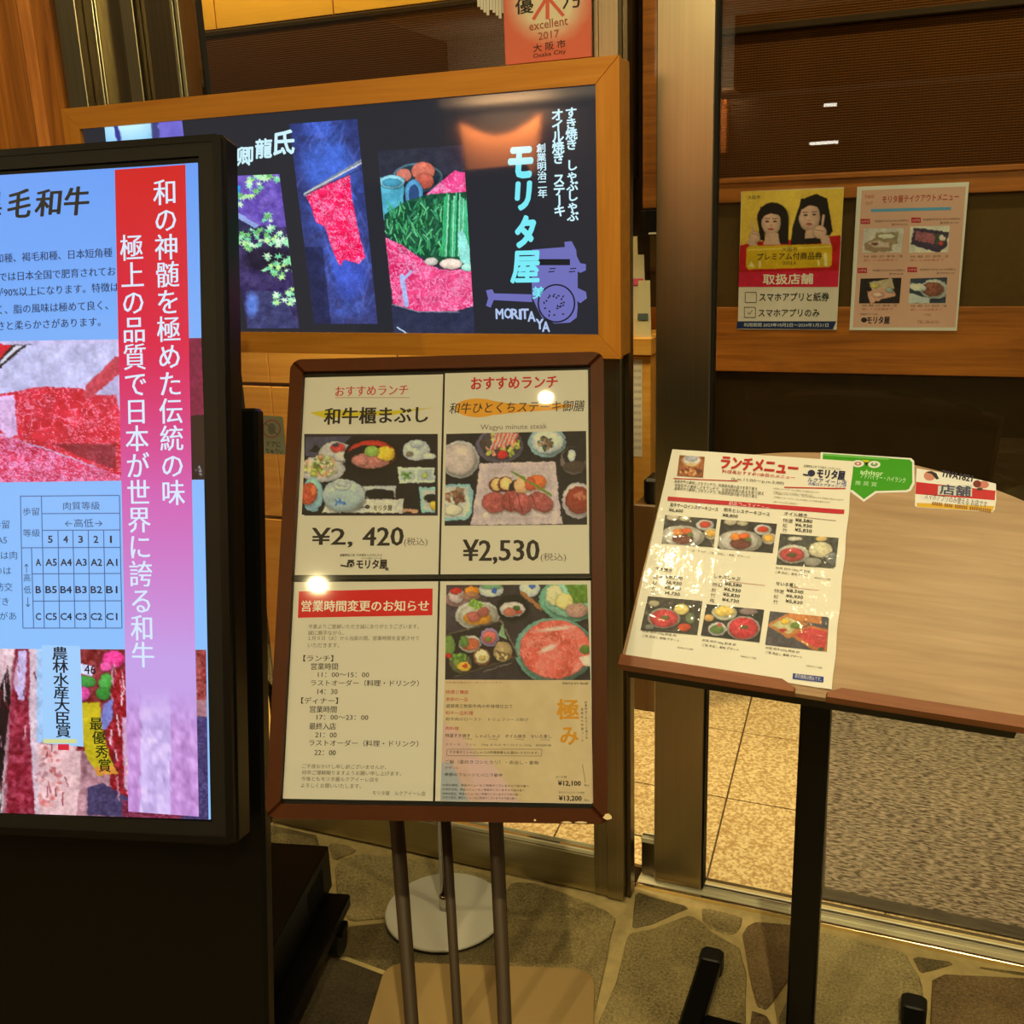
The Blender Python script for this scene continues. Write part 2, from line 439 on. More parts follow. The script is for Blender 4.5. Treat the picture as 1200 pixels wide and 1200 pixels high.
    def marble(s, mask, red, fat, k=9, amt=.5, warp=1.5):
        "marbled beef: fat veins through red meat"
        s.sd += 3; wx = fbm(s.X/k/2, s.Y/k/2, s.sd)*warp*4; wy = fbm(s.X/k/2+9, s.Y/k/2+9, s.sd+1)*warp*4
        f = np.abs(fbm(s.X/k+wx, s.Y/k+wy, s.sd+2)-.5)*2
        v = np.clip(1-f/ (amt*.45), 0, 1)**1.2; r = s.tone(red, 30, k*2); col = r*(1-v[..., None])+np.array(fat, float)*v[..., None]
        m = np.clip(mask, 0, 1)[..., None]; s.c = s.c*(1-m)+col*m; return s
    def bits(s, cx, cy, rx, ry, n, r, cols, seed=1, st=1.0):
        "many small pieces scattered in an ellipse: salad, garnish"
        rnd = random.Random(seed*7+3)
        for i in range(n):
            a = rnd.uniform(0, 2*pi); q = sqrt(rnd.random()); x = cx+rx*q*cos(a); y = cy+ry*q*sin(a)
            s.e(x, y, r*rnd.uniform(.6, 1.5)*st, r*rnd.uniform(.4, .9), rnd.choice(cols), rnd.uniform(0, pi), nz=12, k=r)
        return s
    def speck(s, amp, k=2.0):
        "the uneven light and grain of a photographed dish"
        c = s.cell; f = (fbm(s.X/c/12, s.Y/c/12, 91, 2)-.5)*.20+(fbm(s.X/c/2.2, s.Y/c/2.2, 57, 2)-.5)*.20
        s.c = np.clip(s.c*(1+f[..., None]*amp/8.0)+(f*amp)[..., None], 0, 255); return s
    def done(s, parent, ink, name='photograph', **kw):
        ny, nx = s.X.shape; A = s.AB.reshape(-1, 2)
        V = s.P.o+np.outer(A[:, 0], s.P.u)+np.outer(A[:, 1], s.P.v)+s.P.n*s.h
        I = np.arange(nx*ny).reshape(ny, nx)
        Fc = np.stack([I[:-1, :-1], I[1:, :-1], I[1:, 1:], I[:-1, 1:]], -1).reshape(-1, 4)
        o = ob(name, V, Fc.tolist(), ink.vmat(), parent, **kw)
        col = ink.conv(s.c.reshape(-1, 3)); at = o.data.color_attributes.new('Col', 'FLOAT_COLOR', 'POINT')
        at.data.foreach_set('color', np.concatenate([col, np.ones((len(col), 1))], 1).ravel().astype(np.float32))
        return o

# ------------------------------------------------------------------ material set
M_ = dict(
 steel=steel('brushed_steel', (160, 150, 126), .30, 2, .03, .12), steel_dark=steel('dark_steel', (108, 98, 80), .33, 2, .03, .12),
 steel_h=steel('brushed_steel_rail', (190, 180, 150), .36, 0, .03, .10), track=steel('threshold_steel', (255, 240, 205), .5, 0, metal=.25),
 brass=steel('bright_bead', (235, 222, 180), .25, 2), chrome=plain('chrome', (200, 195, 185), .12, 1.0),
 black=plain('black_plastic', (9, 9, 9), .42, spec=.2), blackm=plain('black_matt', (12, 10, 8), .6, spec=.25), blackg=plain('black_coated_metal', (7, 7, 7), .36, .0, .2),
 bezel=plain('bezel_charcoal', (26, 26, 26), .5, spec=.2), rubber=plain('rubber', (14, 13, 12), .55),
 sign_wood=wood('sign_frame_wood', (204, 138, 50), (178, 112, 30), 0, .42), sign_wood_v=wood('sign_frame_wood_upright', (204, 138, 50), (178, 112, 30), 2, .42),
 cedar=wood('cedar_board', (196, 122, 42), (112, 60, 16), 2, .5), cedar2=wood('pale_cedar_board', (226, 148, 72), (160, 86, 34), 2, .5),
 panel=wood('yellow_wood_panel', (236, 178, 84), (212, 148, 58), 0, .4), beam=wood('interior_beam_wood', (190, 118, 44), (124, 70, 20), 0, .45),
 brown=plain('brown_lacquer', (68, 34, 13), .42, spec=.10, var=.08, vsize=30), table=wood('lectern_top_walnut', (180, 150, 122), (150, 120, 94), 0, .38, coat=.0, spec=.5),
 lip=wood('lectern_edge_cherry', (148, 92, 64), (120, 68, 44), 0, .4, coat=.1), poles=plain('bronze_paint', (66, 52, 38), .5, spec=.3),
 white=plain('white_enamel', (255, 253, 244), .3), plate=plain('beige_base_plate', (188, 158, 108), .25, coat=.5), 
 cream=plain('cream_plaster', (226, 214, 190), .7), dark=plain('dark_brown_panel', (48, 34, 10), .5, spec=.2, var=.05), green=plain('olive_cloth_panel', (88, 66, 18), .8, var=.06, vsize=60),
 carpet_edge=plain('mat_border_rubber', (70, 62, 52), .6), ceiling=plain('ceiling_paint', (200, 188, 165), .8), paper=plain('white_paper', (232, 226, 210), .6),
 glass=glass('window_glass', (.94, .95, .93)), acrylic=glass('acrylic_cover', (1, 1, 1), .03, .9), lamp=plain('lamp_glow', (255, 240, 200), .5, emis=(255, 225, 160), es=3.0),
)

# ================================================================== the setting
YF = 1.94                                    # shop front plane
mort = plain('mortar', (206, 184, 130), .85, var=.12, vsize=40, bmp=.3)
ZP = Plane((0, 0, 0), (1, 0, 0), (0, -1, 0)); ZP.n = np.array([0, 0, 1.])
g = G().box(WORLD, -3.4, 3.0, -3.5, 2.0, -.06, -.006)
floor = g.ob('floor', mort, kind='structure')
def stone_mat(i, c0, c1):
    m, nt, b = nodes('flagstone_%s' % 'abcdef'[i])
    f, _ = noise(nt, (1, 1, 1), 6.0, 5, .55); f2, _ = noise(nt, (1, 1, 1), 170.0, 4, .8)
    a = nt.nodes.new('ShaderNodeMath'); a.operation = 'MULTIPLY_ADD'; a.inputs[1].default_value = 1.6
    nt.links.new(f2, a.inputs[0]); nt.links.new(f, a.inputs[2])
    a2 = nt.nodes.new('ShaderNodeMath'); a2.operation = 'MULTIPLY'; a2.inputs[1].default_value = .385; nt.links.new(a.outputs[0], a2.inputs[0])
    nt.links.new(ramp(nt, a2.outputs[0], s2l(c0), s2l(c1), .35, .59), b.inputs['Base Color'])
    b.inputs['Roughness'].default_value = .5; b.inputs['Specular IOR Level'].default_value = .45
    bump(nt, b, a.outputs[0], .45, .003); return m
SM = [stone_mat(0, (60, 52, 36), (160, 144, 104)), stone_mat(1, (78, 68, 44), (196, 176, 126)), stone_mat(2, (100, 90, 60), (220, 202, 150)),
      stone_mat(3, (34, 30, 24), (96, 84, 64)), stone_mat(4, (64, 52, 36), (164, 138, 100))]  # the darkest pair carries the shade of the display
def chaikin(p, it=1):
    for _ in range(it):
        q = []
        for i in range(len(p)):
            a, b = np.array(p[i]), np.array(p[(i+1) % len(p)]); q += [tuple(a*.87+b*.13), tuple(a*.13+b*.87)]
        p = q
    return p
def clip(p, n, d):
    "keep the side where n.x <= d"
    q = []
    for i in range(len(p)):
        a, b = np.array(p[i]), np.array(p[(i+1) % len(p)]); da, db = np.dot(n, a)-d, np.dot(n, b)-d
        if da <= 0: q.append(tuple(a))
        if da*db < 0: q.append(tuple(a+(b-a)*da/(da-db)))
    return q
def flag(pts, k, top=0.0, ch=1):
    pts = clip(pts, np.array([0, 1.]), 1.992)
    if len(pts) < 3: return
    G().prism(ZP, [(a, -b) for a, b in chaikin(pts, ch)], -.012, top, .0025).ob('flagstone', SM[k], floor)
TRACED = [
 ([(300, 982), (327, 976), (342, 976), (366, 981), (375, 991), (372, 1012), (300, 1016)], 1),
 ([(384, 987), (408, 989), (418, 996), (391, 1007)], 1),
 ([(392, 1012), (419, 1000), (460, 1003), (530, 1015), (574, 1026), (577, 1040), (560, 1058), (452, 1074), (410, 1078), (396, 1060)], 2),
 ([(405, 1085), (452, 1080), (550, 1064), (580, 1047), (586, 1138), (460, 1138), (400, 1116), (340, 1110)], 0),
 ([(600, 1033), (628, 1034), (655, 1044), (690, 1057), (712, 1067), (722, 1076), (716, 1095), (712, 1120), (705, 1150), (700, 1172), (693, 1200), (680, 1330), (600, 1330), (594, 1140), (588, 1048)], 1),
 ([(340, 1118), (398, 1122), (455, 1143), (590, 1144), (590, 1340), (230, 1340)], 3),  # dark stone: the display's shade is put into its colour
 ([(738, 1092), (765, 1087), (785, 1079), (808, 1071), (822, 1078), (835, 1091), (852, 1101), (867, 1109), (869, 1120), (875, 1140), (874, 1170), (874, 1215), (870, 1340), (690, 1340), (700, 1200), (712, 1172), (722, 1150), (728, 1125), (734, 1100)], 1),
 ([(745, 1044), (770, 1052), (808, 1062), (790, 1069), (765, 1081), (741, 1086), (742, 1070)], 0),
 ([(823, 1062), (870, 1073), (868, 1084), (862, 1092), (852, 1093), (830, 1085), (823, 1076)], 1),
 ([(876, 1084), (886, 1079), (930, 1083), (940, 1090), (938, 1125), (924, 1147), (906, 1172), (898, 1181), (887, 1177), (881, 1155), (878, 1140), (873, 1110), (870, 1094)], 4),
 ([(948, 1089), (970, 1093), (1030, 1107), (1062, 1116), (1066, 1126), (1077, 1142), (1081, 1155), (1083, 1180), (1084, 1340), (915, 1340), (911, 1195), (926, 1162), (939, 1140), (946, 1120)], 2),
 ([(1069, 1119), (1120, 1127), (1093, 1135), (1079, 1138)], 0),
 ([(1093, 1140), (1200, 1145), (1330, 1152), (1340, 1340), (1090, 1340), (1090, 1200)], 4),
 ([(879, 1183), (898, 1189), (904, 1200), (905, 1340), (878, 1340)], 4),
 ([(1140, 1131), (1240, 1146), (1330, 1164), (1330, 1147), (1200, 1141)], 0),
]
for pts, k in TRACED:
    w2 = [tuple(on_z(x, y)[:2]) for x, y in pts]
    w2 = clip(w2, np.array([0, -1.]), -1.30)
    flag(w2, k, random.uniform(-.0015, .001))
def voronoi(x0, x1, y0, y1, cell, mats, fn):
    rr = random.Random(3); si = []
    for i in range(-1, int((x1-x0)/cell)+2):
        for j in range(-1, int((y1-y0)/cell)+2):
            si.append((x0+(i+.5+rr.uniform(-.4, .4))*cell, y0+(j+.5+rr.uniform(-.4, .4))*cell))
    for k, a in enumerate(si):
        p = [(x0, y0), (x1, y0), (x1, y1), (x0, y1)]; a = np.array(a)
        for b in si:
            b = np.array(b)
            if 0 < np.linalg.norm(b-a) < cell*3:
                n = unit(b-a); p = clip(p, n, float(np.dot(n, (a+b)/2))-.006)
                if len(p) < 3: break
        if len(p) >= 3: fn(p, mats[k % len(mats)])
fill = lambda p, k: flag(p, k, random.uniform(-.0015, .001))
voronoi(-3.3, 2.9, -3.4, 1.285, .62, [0, 1, 4, 2, 1], fill)
voronoi(-3.3, -1.36, 1.30, 1.93, .42, [1, 0, 4], fill)
voronoi(.60, 2.9, 1.30, 1.99, .5, [1, 4, 0], fill)

# interior floor of speckled stone tiles
def speckle(name, c0, c1):
    m, nt, b = nodes(name); f, _ = noise(nt, (1, 1, 1), 110, 3, .6)
    nt.links.new(ramp(nt, f, s2l(c0), s2l(c1), .40, .60), b.inputs['Base Color']); b.inputs['Roughness'].default_value = .3; return m
tm = speckle('speckled_tile', (196, 160, 106), (255, 232, 180))
G().box(WORLD, -3.4, 1.6, 2.075, 3.5, -.06, -.004).ob('floor_interior', plain('tile_joint', (90, 66, 36), .7), kind='structure')
fi = bpy.data.objects['floor_interior']
tile_me = None
for i in range(-8, 5):
    for j in range(0, 4):
        x0, y0 = -.406+i*.395, 2.075+j*.375-.008
        x1, y1 = x0+.3905, y0+.3705; y0 = max(y0, 2.08)
        if x0 < -3.3: continue
        kx = lambda y: -.062*(y-2.07)
        q = [(x0+kx(y0), -y0), (x1+kx(y0), -y0), (x1+kx(y1), -y1), (x0+kx(y1), -y1)]
        G().prism(ZP, q, -.01, 0, .0006).ob('tile', tm, fi)
# door mat inside
def mat_material():
    m, nt, b = nodes('woven_mat')
    tc = nt.nodes.new('ShaderNodeTexCoord'); mp = nt.nodes.new('ShaderNodeMapping'); mp.inputs['Scale'].default_value = (52, 170, 1)
    nt.links.new(tc.outputs['Object'], mp.inputs[0])
    n = nt.nodes.new('ShaderNodeTexNoise'); n.inputs['Scale'].default_value = 1; n.inputs['Detail'].default_value = 2; n.inputs['Distortion'].default_value = .4
    nt.links.new(mp.outputs[0], n.inputs['Vector'])
    nt.links.new(ramp(nt, n.outputs['Fac'], s2l((80, 68, 56)), s2l((176, 160, 140)), .38, .62), b.inputs['Base Color'])
    b.inputs['Roughness'].default_value = .9; bump(nt, b, n.outputs['Fac'], .8, .006); return m
em = empty('door_mat', (.45, 2.45, 0), 'grey ribbed door mat on the speckled tiles inside the glass door', 'mat')
XM = ((0, 0, 0), (1, 0, 0), (-.083, 1, 0), (0, 0, 1)); sk = .083*2.1
G().box(XM, -.146+sk, 1.45+sk, 2.125, 3.05, .0005, .008, .002).ob('pile', mat_material(), em)
g = G().box(XM, -.158+sk, 1.47+sk, 2.088, 2.126, .0005, .006, .001).box(XM, -.158+sk, -.145+sk, 2.126, 3.05, .0005, .006, .001).box(XM, -.158+sk, 1.47+sk, 3.05, 3.08, .0005, .006, .001)
g.ob('rubber_border', M_['carpet_edge'], em)

# threshold track of the sliding door
g = G().box(WORLD, -.56, 1.6, 2.000, 2.009, -.01, .004, .001, 1)
g.box(WORLD, -.56, 1.6, 2.009, 2.064, -.01, .0, 0, 0).box(WORLD, -.56, 1.6, 2.030, 2.034, -.01, .0015, 0, 0)
g.box(WORLD, -.56, 1.6, 2.064, 2.075, -.01, .006, .001, 1)
g.ob('trim_1', [M_['track'], plain('polished_edge', (250, 232, 190), .2, 1.0)], kind='structure')

# ---------------- shop front: steel frame, window
S = M_['steel']; SD = M_['steel_dark']; SH = M_['steel_h']
win = bpy.data.objects.new('window_1', None); COL.objects.link(win); win.location = (-1.05, YF, 0); ORG['window_1'] = np.array([-1.05, YF, 0.]); tag(win, kind='structure')
def xw(px, py=50, y=YF): return float(on_y(px, py, y)[0])
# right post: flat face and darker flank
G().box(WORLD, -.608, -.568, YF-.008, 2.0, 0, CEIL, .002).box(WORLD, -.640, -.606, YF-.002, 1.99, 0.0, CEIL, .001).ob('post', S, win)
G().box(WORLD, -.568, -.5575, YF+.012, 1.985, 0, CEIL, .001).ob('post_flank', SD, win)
# bottom rail and bead
G().box(WORLD, -1.53, -.606, YF, 1.985, 0, .096, .002).ob('bottom_rail', SH, win)
G().box(WORLD, -1.53, -.610, YF+.004, 1.95, .096, .106, .001).box(WORLD, -1.53, -.610, YF+.008, 1.95, .111, .122, .001).ob('glazing_bead', M_['track'], win)
G().box(WORLD, -1.53, -.606, YF+.004, 1.985, CEIL-.14, CEIL, .002).ob('top_rail', SH, win)
g = G().box(WORLD, -1.512, -.61, 1.958, 1.966, .10, CEIL-.14); g.ob('glass_pane', M_['glass'], win)
# left group of mullions, from the wooden wall to the glass
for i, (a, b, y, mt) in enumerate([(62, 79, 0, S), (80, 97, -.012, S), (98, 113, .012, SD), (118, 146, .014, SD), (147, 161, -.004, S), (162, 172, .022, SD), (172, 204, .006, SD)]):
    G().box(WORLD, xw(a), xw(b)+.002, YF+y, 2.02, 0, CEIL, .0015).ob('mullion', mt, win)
for a, b in ((113, 115.5), (117, 119), (205, 208.5), (210.5, 214.5)):
    G().box(WORLD, xw(a), xw(b), YF-.004, 1.99, 0, CEIL, .0008).ob('bright_bead', M_['brass'], win)
G().box(WORLD, xw(62), xw(214), YF+.026, 2.02, 0, CEIL).ob('backing', M_['blackm'], win)

# ---------------- sliding door
door = bpy.data.objects.new('door_1', None); COL.objects.link(door); door.location = (-.46, 2.03, 0); ORG['door_1'] = np.array([-.46, 2.03, 0.]); tag(door, kind='structure')
def stile_mat():
    return steel('stile_steel', (165, 154, 128), .28, 2, .03, .05)
G().box(WORLD, -.522, -.412, 2.022, 2.060, .008, CEIL-.1, .002).ob('stile', stile_mat(), door)
G().box(WORLD, -.412, -.4075, 2.026, 2.058, .008, CEIL-.1).ob('edge_gasket', M_['blackm'], door)
G().box(WORLD, -.4075, 1.55, 2.040, 2.048, .006, CEIL-.1).ob('glass_pane', M_['glass'], door)
G().box(WORLD, 1.45, 1.55, 2.022, 2.060, .008, CEIL-.1, .002).ob('stile', S, door)
G().box(WORLD, -.60, -.522, 2.046, 2.052, .10, CEIL-.1).ob('side_pane', M_['glass'], door)
G().box(WORLD, -.556, -.522, 2.034, 2.058, .094, .107, .001).ob('side_bead', M_['track'], door)
G().box(WORLD, -.556, -.522, 2.040, 2.058, .006, .094).ob('side_rail', SD, door)
G().box(WORLD, -.64, 1.6, 1.96, 2.09, CEIL-.1, CEIL, .002).ob('door_header', SH, door)

# ---------------- interior partition behind the glass
YP = 3.25
pw = bpy.data.objects.new('wall_back', None); COL.objects.link(pw); pw.location = (0, YP, 0); ORG['wall_back'] = np.array([0, YP, 0.]); tag(pw, kind='structure')
G().box(WORLD, -3.3, 1.6, YP+.02, YP+.10, 0, CEIL).ob('core', M_['dark'], pw)
G().box(WORLD, -.86, 1.6, YP+.008, YP+.03, .02, 1.02).ob('dark_panel', M_['dark'], pw)
G().box(WORLD, -.86, 1.6, YP+.008, YP+.03, 1.22, 1.55).ob('olive_panel', M_['green'], pw)
z1 = float(on_y(836, 434, YP)[2]); z2 = float(on_y(838, 360, YP)[2])
z3 = float(on_y(845, 238, YP)[2]); z4 = float(on_y(845, 216, YP)[2])
G().box(WORLD, -.88, 1.6, YP-.012, YP+.03, z1, z2, .002).ob('wood_rail', M_['beam'], pw)
G().box(WORLD, -.88, 1.6, YP-.012, YP+.03, z3, z4, .002).ob('wood_rail', M_['beam'], pw)
# yellow panels over and under, each its own piece (left of the entrance)
zy = float(on_y(224, 39, YP)[2])
xs = [-3.2, float(on_y(256, 36, YP)[0]), float(on_y(393, 20, YP)[0]), -1.46]
for a, b in zip(xs[:-1], xs[1:]):
    G().box(WORLD, a+.003, b-.003, YP-.012, YP+.02, zy, CEIL-.01, .002).ob('lit_panel', plain('pale_ash_panel', (246, 192, 66), .45, var=.05, vscale=(1, 1, 12), vsize=8), pw)
G().box(WORLD, -3.2, -.9, YP-.02, YP+.02, 1.62, zy-.004).ob('dark_band', M_['dark'], pw)

# second, nearer panelling seen under the sign
YW = 2.62
sw = bpy.data.objects.new('wall_inner', None); COL.objects.link(sw); sw.location = (-1.5, YW, 0); ORG['wall_inner'] = np.array([-1.5, YW, 0.]); tag(sw, kind='structure')
xg = float(on_y(319, 476, YW)[0]); zg = float(on_y(320, 451, YW)[2])
xe = float(on_y(600, 430, YW)[0])
for (a, b) in ((-3.2, xg-.9), (xg-.9, xg-.45), (xg-.45, xg), (xg, xg+.45), (xg+.45, xe)):
    for c, d in ((.62, zg-.006), (zg+.006, 1.52), (.02, .608)):
        G().box(WORLD, a+.002, b-.002, YW, YW+.02, c, d, .0015).ob('panel', M_['panel'], sw)
G().box(WORLD, -3.2, xe, YW+.014, YW+.05, 0, 1.52).ob('panel_backing', plain('groove_backing_wood', (120, 84, 34), .6), sw)  # darker wood behind the panel grooves
G().box(WORLD, -3.2, xe, YW+.004, YW+.06, 1.52, 1.56, .002).ob('cap_rail', M_['beam'], sw)

# wooden wall left of the shop front: planks
wl = bpy.data.objects.new('wall_left', None); COL.objects.link(wl); wl.location = (-2.6, YF, 0); ORG['wall_left'] = np.array([-2.6, YF, 0.]); tag(wl, kind='structure')
edges = [xw(60, 0, YF)+.004, xw(38, 0), xw(22, 0), xw(-8, 0), xw(-50, 0), -2.25, -2.45, -2.7, -2.95, -3.3]
for i in range(len(edges)-1):
    G().box(WORLD, edges[i+1]+.0008, edges[i]-.0008, YF-.008-random.uniform(0, .002), YF+.05, 0, CEIL, .001).ob('plank', [M_['cedar'], M_['cedar2'], M_['cedar'], M_['cedar']][i % 4], wl)
# walls, ceiling
G().box(WORLD, -3.4, 3.0, -3.6, 3.5, CEIL, CEIL+.1).ob('ceiling', M_['ceiling'], kind='structure')
G().box(WORLD, 1.6, 3.0, YF, 3.5, 0, CEIL).ob('wall_right', plain('brown_wall', (120, 84, 50), .6), kind='structure')
opp = bpy.data.objects.new('wall_opposite', None); COL.objects.link(opp); opp.location = (0, -3.3, 0); ORG['wall_opposite'] = np.array([0, -3.3, 0.]); tag(opp, kind='structure')
G().box(WORLD, -3.4, 3.0, -3.6, -3.35, 0, 2.24).ob('dark_front', plain('opposite_dark_front', (46, 38, 26), .6), opp)
G().box(WORLD, -3.4, -1.38, -3.6, -3.30, 2.30, CEIL).ob('pale_fascia', M_['cream'], opp)
G().box(WORLD, -1.38, 3.0, -3.6, -3.30, 2.30, CEIL).ob('brown_fascia', plain('opposite_brown_fascia', (40, 26, 12), .7, spec=.1), opp)
# the lit niche across the passage: a curved-top panel with a warm strip over it
OP = Plane((0, -3.28, 0), (-1, 0, 0), (0, 0, -1)); OP.n = np.array([0, 1., 0])
top = [(2.61+.61*t, -(2.20-.11*sin(pi*t)+(-.02*t))) for t in np.linspace(0, 1, 13)]
G().prism(OP, [(3.18, -1.82), (2.66, -1.82)]+[(a, b) for a, b in top], 0, .03).ob('lit_niche', plain('orange_plaster', (230, 150, 90), .8), opp)
area('niche_light', (-2.88, -3.12, 2.26), 62, .6, (1, .64, .36), (radians(-38), 0, 0), 'RECTANGLE', .05)
G().box(WORLD, -1.9, -1.42, -3.35, -3.29, 1.9, 2.24).ob('lit_niche', plain('orange_plaster_b', (230, 150, 90), .8), opp)
area('niche_light', (-1.6, -3.2, 2.27), 12, .5, (1, .55, .22), (radians(-25), 0, 0), 'RECTANGLE', .04)
area('fascia_light', (-2.3, -2.75, 2.2), 11, 1.5, (1, .94, .74), (radians(-120), 0, 0), 'RECTANGLE', .06)
# ceiling fittings
for x, y, p, wh in LAMPS:
    t = empty('downlight', (x, y, CEIL), 'round recessed ceiling downlight '+wh, 'light', 'ceiling downlights over the passage')
    g = G().lathe((x, y, CEIL-.010), [(.050, 0), (.068, 0), (.068, .0098), (.050, .0098)], 28); g.ob('ring', M_['cream'], t, True)
    G().lathe((x, y, CEIL-.003), [(.05, 0), (.05, .0028)], 28).ob('lens', M_['lamp'], t)
# small slim lamps across the passage, seen as streaks in the door glass
for x0, x1, z, wh in ((-.88, -.68, 1.925, 'lower and longer'), (-.80, -.70, 2.155, 'upper and shorter')):
    t = empty('slim_lamp', ((x0+x1)/2, -3.3, z), wh+' slim shelf lamp on the front across the passage', 'light', 'shelf lamps across the passage')
    G().box(WORLD, x0, x1, -3.35, -3.29, z-.012, z+.012, .003).ob('housing', M_['steel_h'], t)
    G().box(WORLD, x0+.01, x1-.01, -3.292, -3.285, z-.010, z+.010).ob('tube', plain('lit_tube', (255, 250, 240), .5, emis=(255, 246, 230), es=12), t)

# bamboo blind over the partition
def blind_mat():
    m, nt, b = nodes('bamboo_blind')
    tc = nt.nodes.new('ShaderNodeTexCoord')
    wv = nt.nodes.new('ShaderNodeTexWave'); wv.wave_type = 'BANDS'; wv.bands_direction = 'Z'; wv.inputs['Scale'].default_value = 46; wv.inputs['Distortion'].default_value = 1.2
    wv.inputs['Detail'].default_value = 2
    wx = nt.nodes.new('ShaderNodeTexWave'); wx.wave_type = 'BANDS'; wx.bands_direction = 'X'; wx.inputs['Scale'].default_value = 34
    for q in (wv, wx): nt.links.new(tc.outputs['Object'], q.inputs['Vector'])
    a = nt.nodes.new('ShaderNodeMath'); a.operation = 'MULTIPLY_ADD'; a.inputs[1].default_value = .35
    nt.links.new(wx.outputs['Fac'], a.inputs[0]); nt.links.new(wv.outputs['Fac'], a.inputs[2])
    nt.links.new(ramp(nt, a.outputs[0], s2l((60, 32, 4)), s2l((92, 54, 8)), .1, 1.0), b.inputs['Base Color']); b.inputs['Specular IOR Level'].default_value = .08
    b.inputs['Roughness'].default_value = .55; bump(nt, b, wv.outputs['Fac'], .5, .002); return m
bl = empty('bamboo_blind', (.2, YP-.01, 1.6), 'dark bamboo roller blind over the interior partition behind the door', 'blind')
G().box(WORLD, -.86, 1.55, YP-.008, YP+.006, z4+.012, CEIL-.1).ob('woven_slats', blind_mat(), bl, kind='stuff')
G().box(WORLD, -.86, 1.55, YP-.02, YP+.006, z4-.0, z4+.016, .003).ob('bottom_bar', M_['beam'], bl)
zr = float(on_y(860, 42, YP)[2])
G().box(WORLD, -.86, 1.55, YP-.03, YP-.006, zr, zr+.02, .003).ob('roller_rail', M_['dark'], bl)
bl2 = empty('bamboo_blind', (-2., YP-.07, 1.6), 'dark bamboo blind below the yellow panels above the lit sign', 'blind')
G().box(WORLD, -3.2, -.9, YP-.05, YP-.038, 1.50, zy-.02).ob('woven_slats', bpy.data.materials['bamboo_blind'], bl2, kind='stuff')
G().box(WORLD, -3.2, -.9, YP-.056, YP-.034, zy-.03, zy-.012, .003).ob('head_rail', M_['dark'], bl2)

def rail_frame(P, a0, a1, b0, b1, wd, h0, h1, mh, mv, parent, name='frame_rail', bev=.0015, r=0.0):
    "four mitred rails, each a part: top, bottom, left, right"
    A0, A1, B0, B1 = a0+wd, a1-wd, b0+wd, b1-wd
    def cor(x, y, sx, sy):
        if r <= 0: return [(x, y)]
        return [(x+sx*r*(1-sin(t)), y+sy*r*(1-cos(t))) for t in np.linspace(0, pi/2, 5)]
    tl = cor(a0, b0, 1, 1); tr = cor(a1, b0, -1, 1); br = cor(a1, b1, -1, -1); bl = cor(a0, b1, 1, -1)
    # cor runs from the horizontal edge tangent (t=0: x+r, y) to the vertical one (x, y+r)
    h = len(tl)//2
    top = tl[h::-1]+tr[:h+1]+[(A1, B0), (A0, B0)]
    bot = bl[h::-1]+br[:h+1]+[(A1, B1), (A0, B1)]
    lef = tl[h:]+bl[:h-1 if h else None:-1]+[(A0, B1), (A0, B0)] if r > 0 else [(a0, b0), (a0, b1), (A0, B1), (A0, B0)]
    rig = tr[h:]+br[:h-1 if h else None:-1]+[(A1, B1), (A1, B0)] if r > 0 else [(a1, b0), (a1, b1), (A1, B1), (A1, B0)]
    for p, m in ((top, mh), (bot, mh), (lef, mv), (rig, mv)):
        G().prism(P, p, h0, h1, bev).ob(name, m, parent)
def rrect(a0, a1, b0, b1, r, n=6):
    c = []
    for (x, y, s) in ((a1-r, b0+r, -pi/2), (a1-r, b1-r, 0), (a0+r, b1-r, pi/2), (a0+r, b0+r, pi)):
        c += [(x+r*cos(s+t), y+r*sin(s+t)) for t in np.linspace(0, pi/2, n)]
    return c
def fr(P): return (P.o, P.u, P.v, P.n)

# ================================================================== the standing digital display
DP = Plane((-.9926, 1.2577, 1.5957), (.9723, .2328, .0191), (.077, -.2423, -.9671))
ds = empty('display_stand', (-1.2, 1.15, 0), 'tall black display stand with lit beef advertising screen at the left', 'digital display')
G().box(fr(DP), -.567, .040, -.040, .977, -.050, -.001, .006).ob('casing', M_['blackg'], ds)
ringobj(DP, rrect(-.5645, .0375, -.0375, .9745, .010), rrect(-.5525, .0255, -.0275, .9645, .004), -.002, .006, 'outer_bezel', M_['black'], ds)
ringobj(DP, rrect(-.5525, .0255, -.0275, .9645, .004), rrect(-.532, .0035, -.0085, .9440, .001), -.002, .0045, 'inner_bezel', M_['bezel'], ds)
G().box(fr(DP), -.533, .004, -.006, .945, -.002, .0012).ob('screen_glass', M_['black'], ds)
LI = Ink('screen', lit=True, rough=.35)
scr = G().box(fr(DP), -.529, 0, 0, .941, .0012, .0016).ob('screen', LI.mat((116, 172, 250)), ds)
# blue ground of the screen: brighter towards the bottom
Z2 = (0, 150, 4.0); Z3 = (0, 380, 4.0); Z4 = (0, 680, 4.0)
XL = -640   # left end of the screen, outside the picture
p = Pic(DP, [(XL/4, 215), (232, 191), (247, 960), (XL/4, 942)], 30, 60, h=.0018).grad((96, 152, 244), (150, 200, 255))
p.e(60, 600, 160, 120, (140, 205, 255), soft=60, al=.6).done(scr, LI, 'screen_ground')
